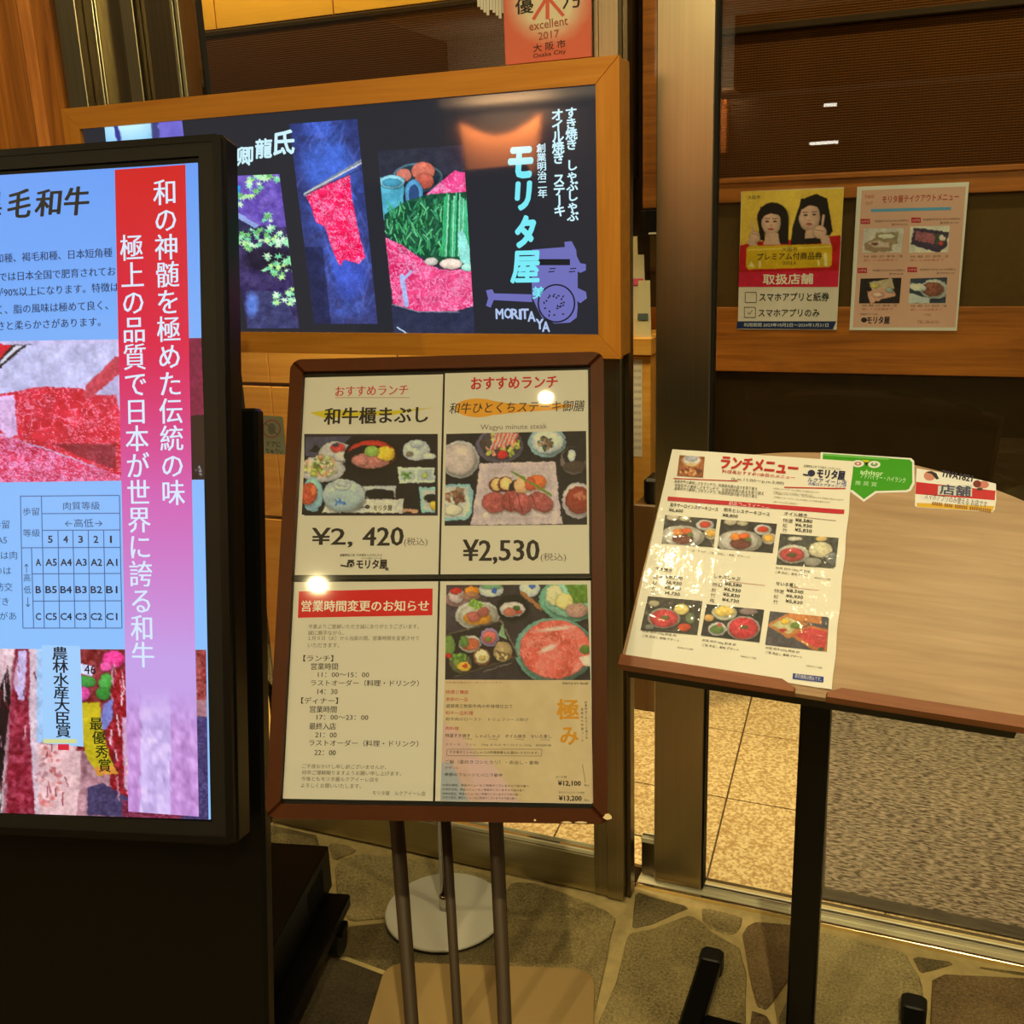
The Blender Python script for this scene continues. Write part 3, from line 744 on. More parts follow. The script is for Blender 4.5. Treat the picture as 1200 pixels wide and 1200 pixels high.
# first beef photograph (left of and behind the red band)
p = Pic(DP, [(XL, 90), (944, 64), (965, 728), (XL, 750)], 300, 180, Z3, .0022, bg=(190, 190, 235))
p.all((196, 190, 236), 30, 60).p([(XL, 60), (20, 90), (80, 100), (60, 160), (0, 210), (XL, 250)], (200, 24, 50), 20)
p.p([(80, 95), (170, 95), (60, 190), (-10, 225), (-10, 200)], (16, 10, 16))
p.p([(100, 97), (130, 97), (20, 190), (-10, 205)], (215, 215, 235))
p.p([(150, 97), (560, 90), (560, 160), (430, 270), (330, 300), (100, 310), (20, 325), (30, 200)], (190, 192, 236), 26, 50)
m1 = p.pm([(-10, 330), (110, 312), (190, 292), (330, 296), (410, 300), (430, 330), (560, 330), (600, 500), (600, 720), (450, 660), (240, 580), (100, 540), (0, 500)])
p.marble(m1, (200, 24, 54), (240, 130, 160), 26, .35)
p.p([(410, 345), (425, 285), (500, 210), (560, 150), (600, 150), (600, 210), (520, 280), (440, 350)], (196, 62, 84), 26, 14)
p.p([(0, 340), (90, 330), (105, 520), (60, 530), (0, 470)], (214, 176, 226), 30, 12)
m2 = p.pm([(XL, 480), (20, 515), (110, 545), (250, 590), (440, 660), (590, 710), (600, 780), (XL, 790)])
p.marble(m2, (206, 40, 84), (236, 160, 214), 15, .7)
p.p([(270, 560), (560, 560), (560, 680), (400, 620)], (84, 20, 40), 30, 20, al=.55)
p.p([(880, 60), (980, 60), (980, 430), (880, 440)], (120, 8, 60), 24, 14).p([(880, 430), (990, 420), (990, 740), (880, 740)], (16, 8, 16), 8, 10)
p.bits(935, 690, 16, 22, 8, 4, [(190, 200, 210)], 4).speck(8).done(scr, LI)
# lower beef photograph
p = Pic(DP, [(XL, 318), (966, 326), (978, 1122), (XL, 1070)], 300, 190, Z4, .0022, bg=(150, 90, 90))
p.all((168, 120, 132), 60, 26)
p.p([(XL, 300), (95, 310), (60, 520), (45, 900), (30, 1100), (XL, 1100)], (216, 186, 196), 40, 26)
p.p([(0, 560), (60, 400), (75, 560), (50, 760), (30, 1000), (0, 960)], (26, 12, 20), 10)
p.p([(0, 900), (30, 960), (26, 1100), (-10, 1100)], (36, 46, 28), 10).e(2, 1010, 26, 60, (224, 224, 226)).e(0, 1010, 14, 44, (40, 30, 30))
p.p([(95, 318), (160, 318), (180, 640), (205, 1100), (50, 1100), (70, 600)], (146, 38, 62), 60, 18)
p.p([(110, 330), (150, 330), (140, 560), (110, 560), (90, 480)], (196, 180, 226), 30, 14)
p.p([(162, 318), (205, 318), (215, 1100), (190, 1100), (160, 640)], (214, 190, 206), 30, 12)
p.p([(196, 770), (400, 770), (400, 900), (380, 1110), (205, 1110)], (222, 182, 186), 30, 18)
p.bits(250, 920, 60, 150, 40, 12, [(196, 110, 110), (214, 150, 150), (180, 130, 140)], 3)
p.p([(383, 320), (620, 322), (620, 800), (383, 800)], (130, 40, 46), 50, 16)
p.p([(560, 420), (610, 420), (620, 1040), (540, 1000), (520, 700)], (150, 20, 36), 60, 14)
p.p([(500, 590), (545, 550), (550, 640), (520, 700), (495, 700)], (124, 130, 206), 20, 10)
p.p([(384, 388), (460, 405), (452, 452), (384, 430)], (206, 214, 250))
p.e(550, 370, 50, 40, (246, 60, 150), nz=40, k=10).e(515, 405, 28, 22, (255, 90, 170), nz=20).e(410, 530, 34, 36, (214, 70, 150), nz=40)
p.e(430, 475, 44, 26, (60, 140, 60), .1, 24).e(515, 480, 30, 46, (70, 160, 66), .2, 24).e(505, 530, 34, 30, (50, 130, 50), .2, 20)
p.p([(388, 575), (485, 572), (500, 700), (530, 820), (568, 905), (478, 916), (430, 830), (404, 720)], (196, 178, 30), 12, 20).p([(460, 880), (550, 870), (568, 905), (478, 916)], (226, 150, 60), 10)
p.p([(430, 970), (500, 950), (600, 1010), (700, 1060), (880, 1060), (900, 1130), (430, 1100)], (66, 58, 98), 30, 12)
p.p([(590, 1030), (860, 1050), (860, 1130), (590, 1110)], (120, 40, 70), 60, 10)
p.p([(590, 640), (720, 640), (690, 1000), (600, 980)], (206, 160, 196), 30, 14).bits(640, 900, 36, 110, 14, 16, [(220, 130, 170), (236, 220, 190)], 8)
p.p([(700, 640), (860, 640), (840, 940), (820, 1050), (680, 1040), (670, 900)], (196, 196, 240), 26, 9)
p.p([(830, 640), (980, 640), (980, 1130), (870, 1130), (840, 960)], (70, 60, 112), 40, 9)
p.p([(925, 320), (970, 320), (970, 560), (925, 560)], (150, 60, 60), 60, 12)
p.p([(975, 300), (1000, 300), (1000, 1160), (984, 1160)], (150, 210, 255))
for k in range(90):
    x = random.choice([random.uniform(-60, 190), random.uniform(200, 400), random.uniform(540, 610)]); y = random.uniform(330, 1000)
    p.ln(x, y, x+random.uniform(-12, 14), y+random.uniform(30, 110), random.uniform(2, 6), random.choice([(236, 214, 226), (120, 24, 40), (206, 150, 170), (90, 20, 36)]))
p.p([(196, 318), (384, 318), (384, 760), (196, 760)], (160, 200, 245)).p([(388, 575), (485, 572), (500, 700), (530, 820), (568, 905), (478, 916), (430, 830), (404, 720)], (196, 178, 30), 12, 20).p([(460, 880), (550, 870), (568, 905), (478, 916)], (226, 150, 60), 10)
p.p([(975, 300), (1000, 300), (1000, 1160), (984, 1160)], (150, 210, 255))
p.speck(8).done(scr, LI)
# the red band that fades through pink to a veil over the lower photograph
q = Pic(DP, [(134.5, 199), (217.2, 193), (233, 957), (150.5, 951)], 40, 150, h=.0030)
t = q.T[..., None]; C0, C1, C2, C3 = [np.array(k, float) for k in ((206, 6, 26), (214, 16, 70), (206, 96, 180), (196, 160, 232))]
q.c = np.where(t < .27, C0+(C1-C0)*t/.27, np.where(t < .50, C1+(C2-C1)*(t-.27)/.23, C2+(C3-C2)*np.clip((t-.50)/.26, 0, 1)))
src = (p.T*0, p)
veil = np.clip((q.T-.80)/.10, 0, .75)[..., None]
Xc, Yc = (q.X)*4, (q.Y-680)*4
low = np.array([214, 196, 246])*np.ones_like(q.c)-((fbm(Xc/22, Yc/30, 5)-.5)[..., None]*130)-np.where(((Xc > 800) | (Xc < 660))[..., None], np.array([20, 60, 40]), 0)*(q.T[..., None])
q.c = q.c*(1-veil)+np.clip(low, 0, 255)*veil; q.done(scr, LI, 'fading_band')
q = Print(DP, LI, .0032)
W_ = (212, 232, 255)
q.column('和の神髄を極めた伝統の味', 193.0, 209, 203.5, 593, 29, W_, (.012, 0), sy=1.05)
q.column('極上の品質で日本が世界に誇る和牛', 154, 274, 168, 783, 28.5, W_, (.012, 0), sy=1.08)
K = (14, 22, 42); N = (30, 58, 104)
q.h = .0022
for ch, x0, y0, x1, y1 in (('毛', 10, 222, 36, 255), ('和', 42, 222, 71, 253), ('牛', 76, 219, 104, 252), ('黒', -26, 226, 2, 253)):
    q.text(ch, x0, y0, x1, y1, (6, 8, 18), (.03, .012), skew=.12)
for i, (s_, xe_, yc) in enumerate((('黒毛和種、褐毛和種、日本短角種', 128, 306), ('現在では日本全国で肥育されてお', 132, 327.5), ('黒毛和種が90%以上になります。特徴は', 134, 347), ('きめが細かく、脂の風味は極めて良く、', 128, 367.5), ('とろけるような甘さと柔らかさがあります。', 118, 387.5))):
    n = sum(.55 if c in '0123456789%' else 1 for c in s_); q.words(s_, xe_-n*10.3, yc-1.5, 11.5, (20, 44, 88), (.014, 0), sx=.9)
# the grading table
TL = (90, 130, 190)
def tl(x0, y0, x1, y1): q.line(x0, y0, x1, y1, 1.0, (52, 88, 150), 1)
for y0, y1, x0, x1 in ((581.5, 580.5, 24, 140), (602, 601.5, 49, 140), (621.5, 621, 50, 141), (642, 641.5, 25, 141), (672.5, 672, 37, 141), (704.5, 704, 39, 142), (736, 736, 27, 143)): tl(x0, y0, x1, y1)
for x0, x1, y0, y1 in ((24, 27, 581, 736), (140, 143, 581, 736), (48.5, 50, 581, 642), (37, 39.5, 642, 736), (50, 52, 642, 736), (68, 70, 621, 736), (85.5, 88, 621, 736), (103.5, 105.5, 621, 736), (121.5, 124, 621, 736)): tl(x0, y0, x1, y1)
q.text('歩留', 27, 595, 46, 604, N); q.text('等級', 27, 620, 47, 629, N); q.text('肉質等級', 74, 588, 117, 597.5, N); q.text('←高低→', 76, 608, 120, 618, N)
for i, x in enumerate((59, 77, 94.5, 112.5, 130)): q.text('54321'[i], x-(2.6 if i < 4 else .9), 628, x+(2.6 if i < 4 else 1.0), 636, K, .02)
for r, (L_, y) in enumerate((('A', 659), ('B', 691), ('C', 722.5))):
    q.text(L_, 42, y-4, 48, y+4, K, .02)
    for i, x in enumerate((60, 77.5, 95, 113, 131)): q.text(L_+'54321'[i], x-6.5, y-4, x+6.5, y+4, K, .02)
q.column('高低', 31.5, 670, 32.5, 698, 9, N); q.line(31, 661, 31.2, 671, .8, N); q.line(31, 661, 28.8, 664, .8, N); q.line(31, 661, 33.2, 664, .8, N); q.line(32.5, 700, 32.8, 711, .8, N); q.line(32.8, 711, 30.6, 708, .8, N); q.line(32.8, 711, 35, 708, .8, N)
for s_, x, y in (('歩留', -9, 615), ('はA5', -14, 633), ('は肉', 0, 651), ('るのは', -18, 669), ('肪交', -6, 688), ('ひびき', -20, 705), ('があ', -1, 722)): q.words(s_, x, y, 10.5, N, 0)
# the white prize label and the ribbon
q.poly([(49, 756), (94, 757), (98, 875), (51, 871)], (160, 206, 252), 1); q.rect(51, 866, 90, 871, (210, 216, 150), 2); q.rect(68, 872, 81, 879, (214, 40, 60), 2)
q.column('農林水産大臣賞', 70, 758, 74.5, 864, 19, (8, 22, 34), (.02, .01), 3, sy=.8)
q.column('最優秀賞', 111, 840, 124.5, 905, 16, (26, 40, 10), (.02, .01), 3, sy=.95)
q.text('46', 99, 779, 112, 790, (20, 20, 40), .01, 3)
q.done(scr, 'lettering')
# stand: tilted back slab, base housing, tray, castors
SB = DP.shift(-.080)
G().box(fr(SB), -.575, .047, .343, 1.530, -.030, 0, .005).ob('back_slab', M_['blackg'], ds)
G().box(fr(DP), -.545, -.02, .10, .90, -.082, -.050, .004).ob('mount', M_['blackm'], ds)
hx = unit([.972, .233, 0]); hy = unit([-.233, .972, 0])
BF = (np.array([-1.100, 1.632, 0]), hx, hy, np.array([0, 0, 1.]))
G().box(BF, -.66, -.046, -.60, .018, .102, .205, .003).ob('base_housing', M_['black'], ds)
for k in range(9):
    G().box(BF, -.0465, -.0445, -.04-.0105*k, -.0345-.0105*k, .13, .182).ob('vent_slot', M_['blackm'], ds)
G().box(BF, -.70, 0, -.66, 0, .070, .100, .004).ob('tray', M_['blackg'], ds)
for x, y in ((-.012, -.07), (-.66, -.07), (-.012, -.60), (-.66, -.60)):
    c = BF[0]+hx*x+hy*y
    o = G().lathe(c+np.array([0, 0, .034])-hx*.014, [(.026, 0), (.033, .004), (.033, .024), (.026, .028)], 24, hx).ob('castor_wheel', M_['rubber'], ds)
    G().box((c, hx, hy, np.array([0, 0, 1.])), -.018, .020, -.02, .02, .055, .0705, .002).ob('castor_fork', M_['black'], o)

# ================================================================== the lit restaurant sign on the window
YS = 1.868
SP = Plane((-1.819, YS, 1.772), (1, 0, 0), (0, 0, -1))
sg = empty('illuminated_sign', (-1.18, 1.93, 1.246), 'long wood-framed illuminated restaurant sign with beef photographs hung on the window', 'sign')
rail_frame(SP, 0, 1.273, 0, .527, .044, -.002, .010, M_['sign_wood'], M_['sign_wood_v'], sg)
G().box(fr(SP), .002, 1.271, .002, .525, -.062, -.003, .002).ob('light_box', M_['sign_wood'], sg)
SI = Ink('sign', lit=True, rough=.045)
face = G().box(fr(SP), .043, 1.230, .043, .484, -.004, .0).ob('sign_face', SI.mat((42, 43, 50)), sg)  # even grey glow stands for haze and reflections on the face
Z = (250, 100, 3.75)
# blue and purple patch (top left)
p = Pic(SP, [(122, 143), (213, 139), (220, 200), (128, 205)], 60, 40, h=.0004, bg=(150, 200, 255))
p.all((140, 205, 255), 16, 20).e(150, 140, 32, 22, (200, 245, 255), soft=14).p([(131, 140), (136, 140), (144, 166), (138, 166)], (60, 60, 150), 10).p([(178, 130), (186, 130), (190, 210), (180, 210)], (70, 70, 130)).p([(186, 130), (216, 130), (222, 210), (190, 210)], (112, 104, 206), 20, 12)
p.done(face, SI, 'photograph')
# maple leaves
p = Pic(SP, [(40, 400), (290, 390), (378, 1068), (150, 1068)], 110, 190, Z, .0004)
p.all((62, 50, 100), 26, 30).p([(40, 380), (300, 380), (330, 620), (90, 600)], (110, 86, 186), 36, 24).p([(60, 440), (120, 440), (110, 540), (75, 530)], (40, 150, 226), 16)
p.p([(70, 530), (200, 610), (180, 625), (75, 560)], (150, 170, 230)).p([(75, 560), (190, 625), (200, 640), (90, 680)], (50, 50, 84))
p.e(250, 760, 120, 60, (30, 26, 36), soft=14, al=.7).p([(140, 900), (300, 900), (380, 1068), (150, 1068)], (64, 66, 112), 16, 20).e(170, 960, 26, 50, (96, 130, 220), soft=9)
LV = [(170, 250, 190), (196, 255, 160), (130, 230, 170), (210, 255, 210), (120, 200, 120)]
def leaf(p, x, y, r, c, rnd):
    a0 = rnd.uniform(0, 6)
    pts = []
    for k in range(12):
        rr = r*(1.0 if k % 2 == 0 else .42); pts.append((x+rr*cos(a0+k*pi/6), y+rr*sin(a0+k*pi/6)*.8))
    p.p(pts, c)
rnd = random.Random(5)
for cxx, cyy, rx, ry, n in ((175, 440, 55, 50, 16), (265, 410, 24, 16, 5), (245, 580, 22, 16, 4), (240, 660, 120, 42, 44), (280, 790, 70, 50, 26), (130, 700, 40, 22, 9), (310, 940, 46, 24, 12), (335, 905, 20, 12, 5), (125, 500, 14, 22, 4)):
    for k in range(n):
        leaf(p, cxx+rx*rnd.uniform(-1, 1), cyy+ry*rnd.uniform(-1, 1), rnd.uniform(13, 24), rnd.choice(LV), rnd)
p.speck(10).done(face, SI)
# blue steam and a slice of beef held by chopsticks
p = Pic(SP, [(333, 170), (632, 148), (722, 1048), (443, 1048)], 150, 250, Z, .0004, warp=1.4)
p.grad((44, 52, 104), (58, 58, 104))
f = fbm(p.X/60+fbm(p.X/40, p.Y/40, 3)*3, p.Y/40, 11)
dd = np.exp(-((p.X-530-(p.Y-500)*.12)/110)**2)*np.clip(1.2-np.abs(p.Y-480)/620, 0, 1)
p._mix(np.clip(dd*(f*2.2-.35), 0, .9), np.array((76, 112, 236)))
for k in range(120):
    y = random.uniform(190, 1000); x = 500+(y-300)*.22+random.gauss(0, 60); a = random.uniform(-2.4, -.6)
    p.e(x, y, random.uniform(20, 60), random.uniform(2, 5), (96+random.randint(-20, 30), 130, 240), a, soft=4, al=.35)
p.e(510, 350, 110, 130, (70, 110, 214), -.6, soft=22, al=.55).e(600, 830, 70, 110, (66, 92, 214), soft=22, al=.6).p([(333, 700), (480, 700), (520, 1060), (440, 1060)], (30, 32, 60), al=.6)
p.marble(p.pm([(402, 470), (480, 430), (600, 385), (608, 480), (625, 560), (640, 640), (668, 745), (640, 775), (605, 765), (575, 755), (560, 785), (545, 765), (520, 700), (490, 610), (450, 590), (430, 520)]), (255, 34, 100), (255, 170, 214), 16, .35)
p.ln(402, 470, 652, 325, 16, (130, 140, 160)).ln(402, 466, 650, 335, 5, (220, 225, 230)).ln(410, 468, 650, 360, 4, (50, 50, 70))
p.speck(10).done(face, SI)
# vegetables, eggs and a platter of beef
p = Pic(SP, [(722, 288), (1098, 262), (1150, 1105), (795, 1105)], 170, 260, Z, .0004, warp=1.6)
p.all((48, 50, 66), 8, 40).e(900, 400, 110, 62, (90, 130, 150)).e(900, 398, 98, 52, (34, 60, 74))
p.e(840, 390, 34, 28, (206, 120, 104), nz=14).e(925, 372, 52, 38, (214, 116, 96), nz=14).e(930, 415, 42, 34, (196, 96, 80), nz=14)
p.marble(p.pm([(940, 470), (1000, 420), (1060, 370), (1110, 380), (1120, 520), (1040, 560), (940, 540)]), (236, 70, 140), (255, 170, 214), 20, .5)
p.p([(730, 400), (842, 400), (835, 520), (800, 600), (740, 580)], (84, 176, 204), 16, 24).e(786, 418, 58, 28, (150, 220, 236)).e(786, 422, 44, 18, (70, 150, 180))
p.e(884, 470, 40, 62, (90, 160, 206)).e(884, 474, 22, 44, (50, 80, 130))
p.p([(750, 560), (850, 500), (960, 470), (1120, 460), (1130, 760), (960, 770), (840, 700), (760, 650)], (32, 84, 60), 30, 16)
rnd = random.Random(9)
for k in range(130):
    x = rnd.uniform(760, 1010); y = rnd.uniform(520, 740); a = rnd.uniform(-.8, .8)-pi/2
    p.ln(x, y, x+36*cos(a), y+36*sin(a), 6, rnd.choice([(70, 176, 104), (40, 120, 70), (110, 206, 140), (60, 150, 110)]))
for k in range(16):
    x = 1010+k*8; p.ln(x+10, 460+rnd.uniform(0, 40), x-4+k, 740, 7, rnd.choice([(60, 190, 120), (36, 130, 80), (150, 236, 190), (80, 210, 150)]))
p.p([(1075, 640), (1095, 620), (1125, 700), (1130, 780), (1085, 770)], (150, 232, 220), 12)
p.marble(p.pm([(755, 660), (830, 690), (940, 770), (1000, 800), (1140, 800), (1150, 960), (1060, 990), (900, 990), (790, 955)]), (226, 50, 112), (255, 170, 214), 18, .65)
p.e(1000, 890, 150, 100, (255, 120, 170), -.1, soft=9, al=.25).ln(830, 830, 850, 960, 20, (170, 190, 240)).ln(870, 810, 830, 850, 14, (180, 190, 240))
p.e(960, 765, 30, 18, (214, 206, 196)).e(1045, 775, 48, 24, (236, 216, 200), nz=10).e(1115, 790, 26, 18, (170, 230, 210))
p.p([(780, 960), (900, 990), (1060, 995), (1160, 960), (1160, 1120), (780, 1120)], (48, 52, 78), 6, 30).ln(785, 958, 900, 990, 5, (120, 130, 150)).ln(900, 990, 1080, 992, 5, (120, 130, 150))
p.ln(808, 1062, 876, 1104, 6, (190, 220, 240)).ln(876, 1092, 918, 1106, 6, (190, 220, 240))
p.speck(8).done(face, SI)
q = Print(SP, SI, .0006)
CY = (124, 236, 248); CW = (206, 244, 255)
for t_, x0, y0, x1, y1 in (('モ', 594, 172, 626, 209), ('リ', 602, 212, 624, 247), ('タ', 602, 252, 629, 291), ('屋', 597, 293, 635, 333)):
    q.text(t_, x0+3, y0+2, x1-3, y1-2, CY, .05 if t_ != '屋' else .032, skew=.1)
q.text('美', 624, 336, 638, 350, CY, .02)
q.column('創業明治二年', 634, 168, 636, 232, 11.5, CW, .02, sy=.85)
q.column('オイル焼き ステーキ', 653, 128, 656, 253, 15, CW, .03, sy=.92)
q.column('すき焼き しゃぶしゃぶ', 669, 126, 671.5, 259, 14.5, CW, .03, sy=.88)
for t_, x, y, s_ in (('氐', 333, 167, 30), ('龍', 309, 174, 24), ('卿', 287, 183, 23), ('乖', 268, 189, 20)):
    q.text(t_, x-s_*.4, y-s_*.46, x+s_*.4, y+s_*.46, CW, .03, skew=.15)
# the ox-cart mark in lavender
q.zoom(500, 60, 3.3333); LAV = (112, 112, 186)
q.poly([(412, 775), (540, 765), (538, 745), (566, 742), (584, 776), (586, 800), (600, 828), (622, 832), (622, 856), (600, 866), (590, 860), (590, 925), (622, 940), (626, 965), (600, 984), (588, 976), (590, 1000), (586, 1040), (560, 1060), (500, 1064), (450, 1040), (430, 1000), (412, 960), (410, 860)], LAV)
q.poly([(232, 934), (256, 930), (264, 946), (410, 950), (412, 980), (262, 972), (250, 1002), (232, 994), (240, 966)], LAV)
q.rect(430, 812, 560, 836, (30, 31, 36), 1)
q.ell(507, 985, 74, 76, (30, 31, 36), 1); q.ell(507, 985, 68, 70, LAV, 2)
for k in range(22):
    rr = .25+.65*((k*7) % 11)/11; a = k*2.4
    q.line(507+60*rr*cos(a), 985+62*rr*sin(a), 507+60*rr*cos(a)+9*cos(k), 985+62*rr*sin(a)+9*sin(k), 5, (30, 31, 36), 3)
for x in (480, 560): q.line(x, 850, x+24, 848, 4, (30, 31, 36), 2); q.line(x-4, 862, x+20, 860, 4, (30, 31, 36), 2)
for i, (ch, x, y) in enumerate(zip('MORITAYA', (285, 318, 345, 366, 384, 410, 442, 466), (1026, 1024, 1026, 1028, 1026, 1036, 1066, 1076))):
    q.text(ch, x-14 if ch != 'I' else x-4, y-19, x+14 if ch != 'I' else x+4, y+19, (176, 196, 236), .03, 4)
q.done(face, 'lettering')

# ================================================================== the menu board on its stand
BP = Plane((-.872, 1.295, 1.29), (.956, .294, .002), (.138, -.445, -.885))
bs = empty('menu_board_stand', (-.69, 1.32, 0), 'brown framed menu board on three bronze poles in front of the window', 'menu board')
rail_frame(BP, -.0185, .4465, -.0215, .6365, .0195, -.012, .010, M_['brown'], M_['brown'], bs, 'frame_rail', .004, .012)
G().box(fr(BP), -.002, .430, -.003, .617, -.010, -.0012).ob('backing_board', M_['black'], bs)
G().box(fr(BP), -.012, .440, -.015, .630, -.022, -.0115, .002).ob('back_panel', M_['blackm'], bs)
G().box(fr(BP), .0, .427, .3035, .3095, -.001, .0035, .001).ob('divider_bar', M_['black'], bs)
chip = plain('chipped_paint', (214, 196, 156), .7)
for x, y, a, b in ((712, 957, .0055, .004), (664, 963.5, .007, .0012), (681, 963.5, .008, .0012), (627, 961, .0016, .0014)):
    ca, cb = BP.L(x, y, .0085)
    G().prism(BP, [(ca+a*cos(t)*(1+.25*sin(3*t)), cb+b*sin(t)) for t in np.linspace(0, 2*pi, 10)[:-1]], .0095 if a > .005 and b < .002 else .0065, .0103).ob('paint_chip', chip, bs, label='cream chip in the brown paint')
UP = np.array([0, 0, 1.])
for (x, y), r in zip(((-.769, 1.2945), (-.6905, 1.318), (-.611, 1.342)), (.0122, .0085, .0122)):
    G().lathe((x, y, .008), [(r*1.5, 0), (r*1.5, .006), (r, .008), (r, 1.135)], 20).ob('pole', M_['poles'], bs, True)
u2 = unit([.956, .294, 0]); v2 = unit([-.294, .956, 0])
G().box((np.array([-.6905, 1.318, 0]), u2, v2, UP), -.10, .10, -.022, .012, 1.085, 1.135, .003).ob('bracket', M_['blackm'], bs)
PP = Plane((-.982, 1.566, .0), u2, -v2); PP.n = np.array([0, 0, 1.])
G().prism(PP, rrect(0, .440, 0, .56, .045), .0, .008, .0025).ob('base_plate', M_['plate'], bs)
BI = Ink('board_paper', (214, 198, 156), rough=.55)
def sheet(P, a0, a1, b0, b1, name, label, cat, ink, h=0., th=.0004, white=None, group=None):
    e = empty(name, P.W((a0+a1)/2, b1, h), label, cat, group)
    G().box(fr(P), a0, a1, b0, b1, h-th, h).ob('paper', ink.mat(white or tuple(np.round(255*np.where(ink.w <= .0031308, ink.w*12.92, 1.055*ink.w**(1/2.4)-.055)))), e)
    return e
# --- lunch sheet 2,420
s1 = sheet(BP, .002, .2105, .004, .3015, 'lunch_sheet', 'cream lunch sheet with rice bowl photo priced 2,420 yen, upper left of board', 'menu sheet', BI)
q = Print(BP, BI, .0002).zoom(310, 400, 4)
RD = (190, 44, 36); BK = (30, 24, 20); GY = (96, 84, 66)
q.text('おすすめランチ', 332, 208, 672, 254, RD, (.012, 0)); q.rect(332, 262, 680, 265, (170, 130, 100))
q.poly([(212, 334), (300, 322), (560, 328), (700, 318), (800, 310), (700, 326), (600, 346), (430, 350), (290, 362), (250, 350)], (206, 180, 30), 1)
q.text('和牛櫃まぶし', 280, 308, 764, 386, BK, (.028, .012), 2)
q.text('¥2,', 222, 874, 412, 966, BK, (.022, .008), 2); q.text('420', 462, 872, 650, 958, BK, (.024, .008), 2); q.text('(税込)', 654, 920, 764, 962, GY)
q.text('創業明治二年  すき焼き しゃぶしゃぶ', 354, 996, 550, 1008, BK, .01); q.text('オイル焼き ステーキ', 455, 1012, 550, 1022, BK)
q.text('モリタ屋', 432, 1024, 574, 1066, BK, .035); q.text('美', 566, 1060, 582, 1076, BK, .02)
q.ell(404, 1044, 18, 18, BK, 1); q.rect(390, 1024, 420, 1030, BK, 2); q.line(356, 1050, 392, 1056, 8, BK); q.ring(406, 1050, 11, 3, (200, 186, 150), 3)
q.rect(186, 434, 812, 817, (44, 30, 34), 0)
q.done(s1)
p = Pic(BP, [(192, 449), (806, 436), (800, 806), (174, 813)], 190, 120, (310, 400, 4), .0006)
p.all((24, 18, 18), 6, 30).p([(190, 440), (420, 440), (300, 540), (190, 540)], (74, 70, 82), 10, 30).p([(205, 520), (240, 484), (270, 520)], (20, 24, 20))
p.e(335, 525, 80, 55, (196, 186, 166)).e(270, 600, 110, 62, (206, 196, 182)).e(345, 500, 34, 22, (206, 70, 60), nz=24, k=8).e(336, 488, 14, 10, (60, 50, 80)).e(372, 540, 50, 24, (206, 196, 180))
p.bits(262, 588, 78, 46, 70, 12, [(170, 176, 70), (206, 206, 130), (226, 160, 110), (110, 120, 50), (210, 190, 150)], 2)
p.e(500, 535, 128, 80, (16, 12, 12)).e(505, 532, 114, 68, (190, 52, 34)).e(495, 545, 108, 58, (24, 18, 16)).e(500, 560, 90, 38, (190, 116, 100), nz=26, k=9)
p.e(570, 528, 44, 34, (232, 190, 50), nz=24, k=7).e(505, 516, 34, 26, (140, 166, 70), nz=18).e(450, 560, 36, 24, (196, 122, 104), nz=24, k=7)
p.e(712, 512, 64, 50, (206, 206, 196), nz=5).e(716, 482, 30, 18, (190, 196, 200)).e(770, 540, 34, 16, (206, 204, 190)).e(680, 530, 16, 12, (120, 110, 80))
p.p([(626, 592), (795, 592), (800, 664), (632, 666)], (206, 210, 196)).p([(640, 606), (706, 604), (706, 652), (640, 652)], (176, 184, 166)).p([(716, 604), (786, 604), (790, 652), (716, 652)], (176, 184, 166)).bits(668, 630, 28, 18, 18, 7, [(90, 130, 50), (120, 160, 70)], 5).e(752, 630, 14, 12, (176, 184, 90))
p.e(225, 720, 50, 80, (150, 190, 194)).e(205, 716, 44, 52, (190, 80, 50), nz=30, k=8).e(230, 700, 14, 26, (226, 110, 60))
p.p([(270, 802), (300, 740), (450, 740), (655, 740), (650, 806)], (214, 206, 180)).p([(460, 680), (615, 676), (618, 730), (480, 736)], (190, 186, 174))
p.e(540, 716, 70, 24, (16, 14, 14)).p([(520, 700), (600, 716), (615, 736), (500, 738)], (16, 14, 14))
p.e(372, 722, 100, 76, (190, 196, 184), nz=6).e(364, 672, 40, 28, (206, 206, 190)).e(364, 668, 26, 15, (176, 180, 166)).e(368, 745, 90, 50, (160, 190, 180), al=.35).bits(356, 752, 26, 18, 14, 6, [(60, 110, 170)], 6)
p.p([(722, 684), (802, 686), (802, 802), (738, 802)], (150, 196, 200)).p([(736, 698), (802, 698), (802, 792), (748, 790)], (206, 200, 176)).e(780, 736, 34, 20, (20, 20, 20)).e(792, 770, 14, 20, (226, 190, 50))
p.ln(655, 792, 712, 796, 16, (206, 150, 110)); p.speck(8).done(s1, BI)
q = Print(BP, BI, .0009).zoom(310, 400, 4); q.text('モリタ屋', 510, 768, 598, 794, (70, 66, 60), .02); q.ell(482, 776, 12, 10, (70, 66, 60), 1); q.rect(446, 776, 470, 780, (70, 66, 60)); q.done(s1, 'bag_lettering')
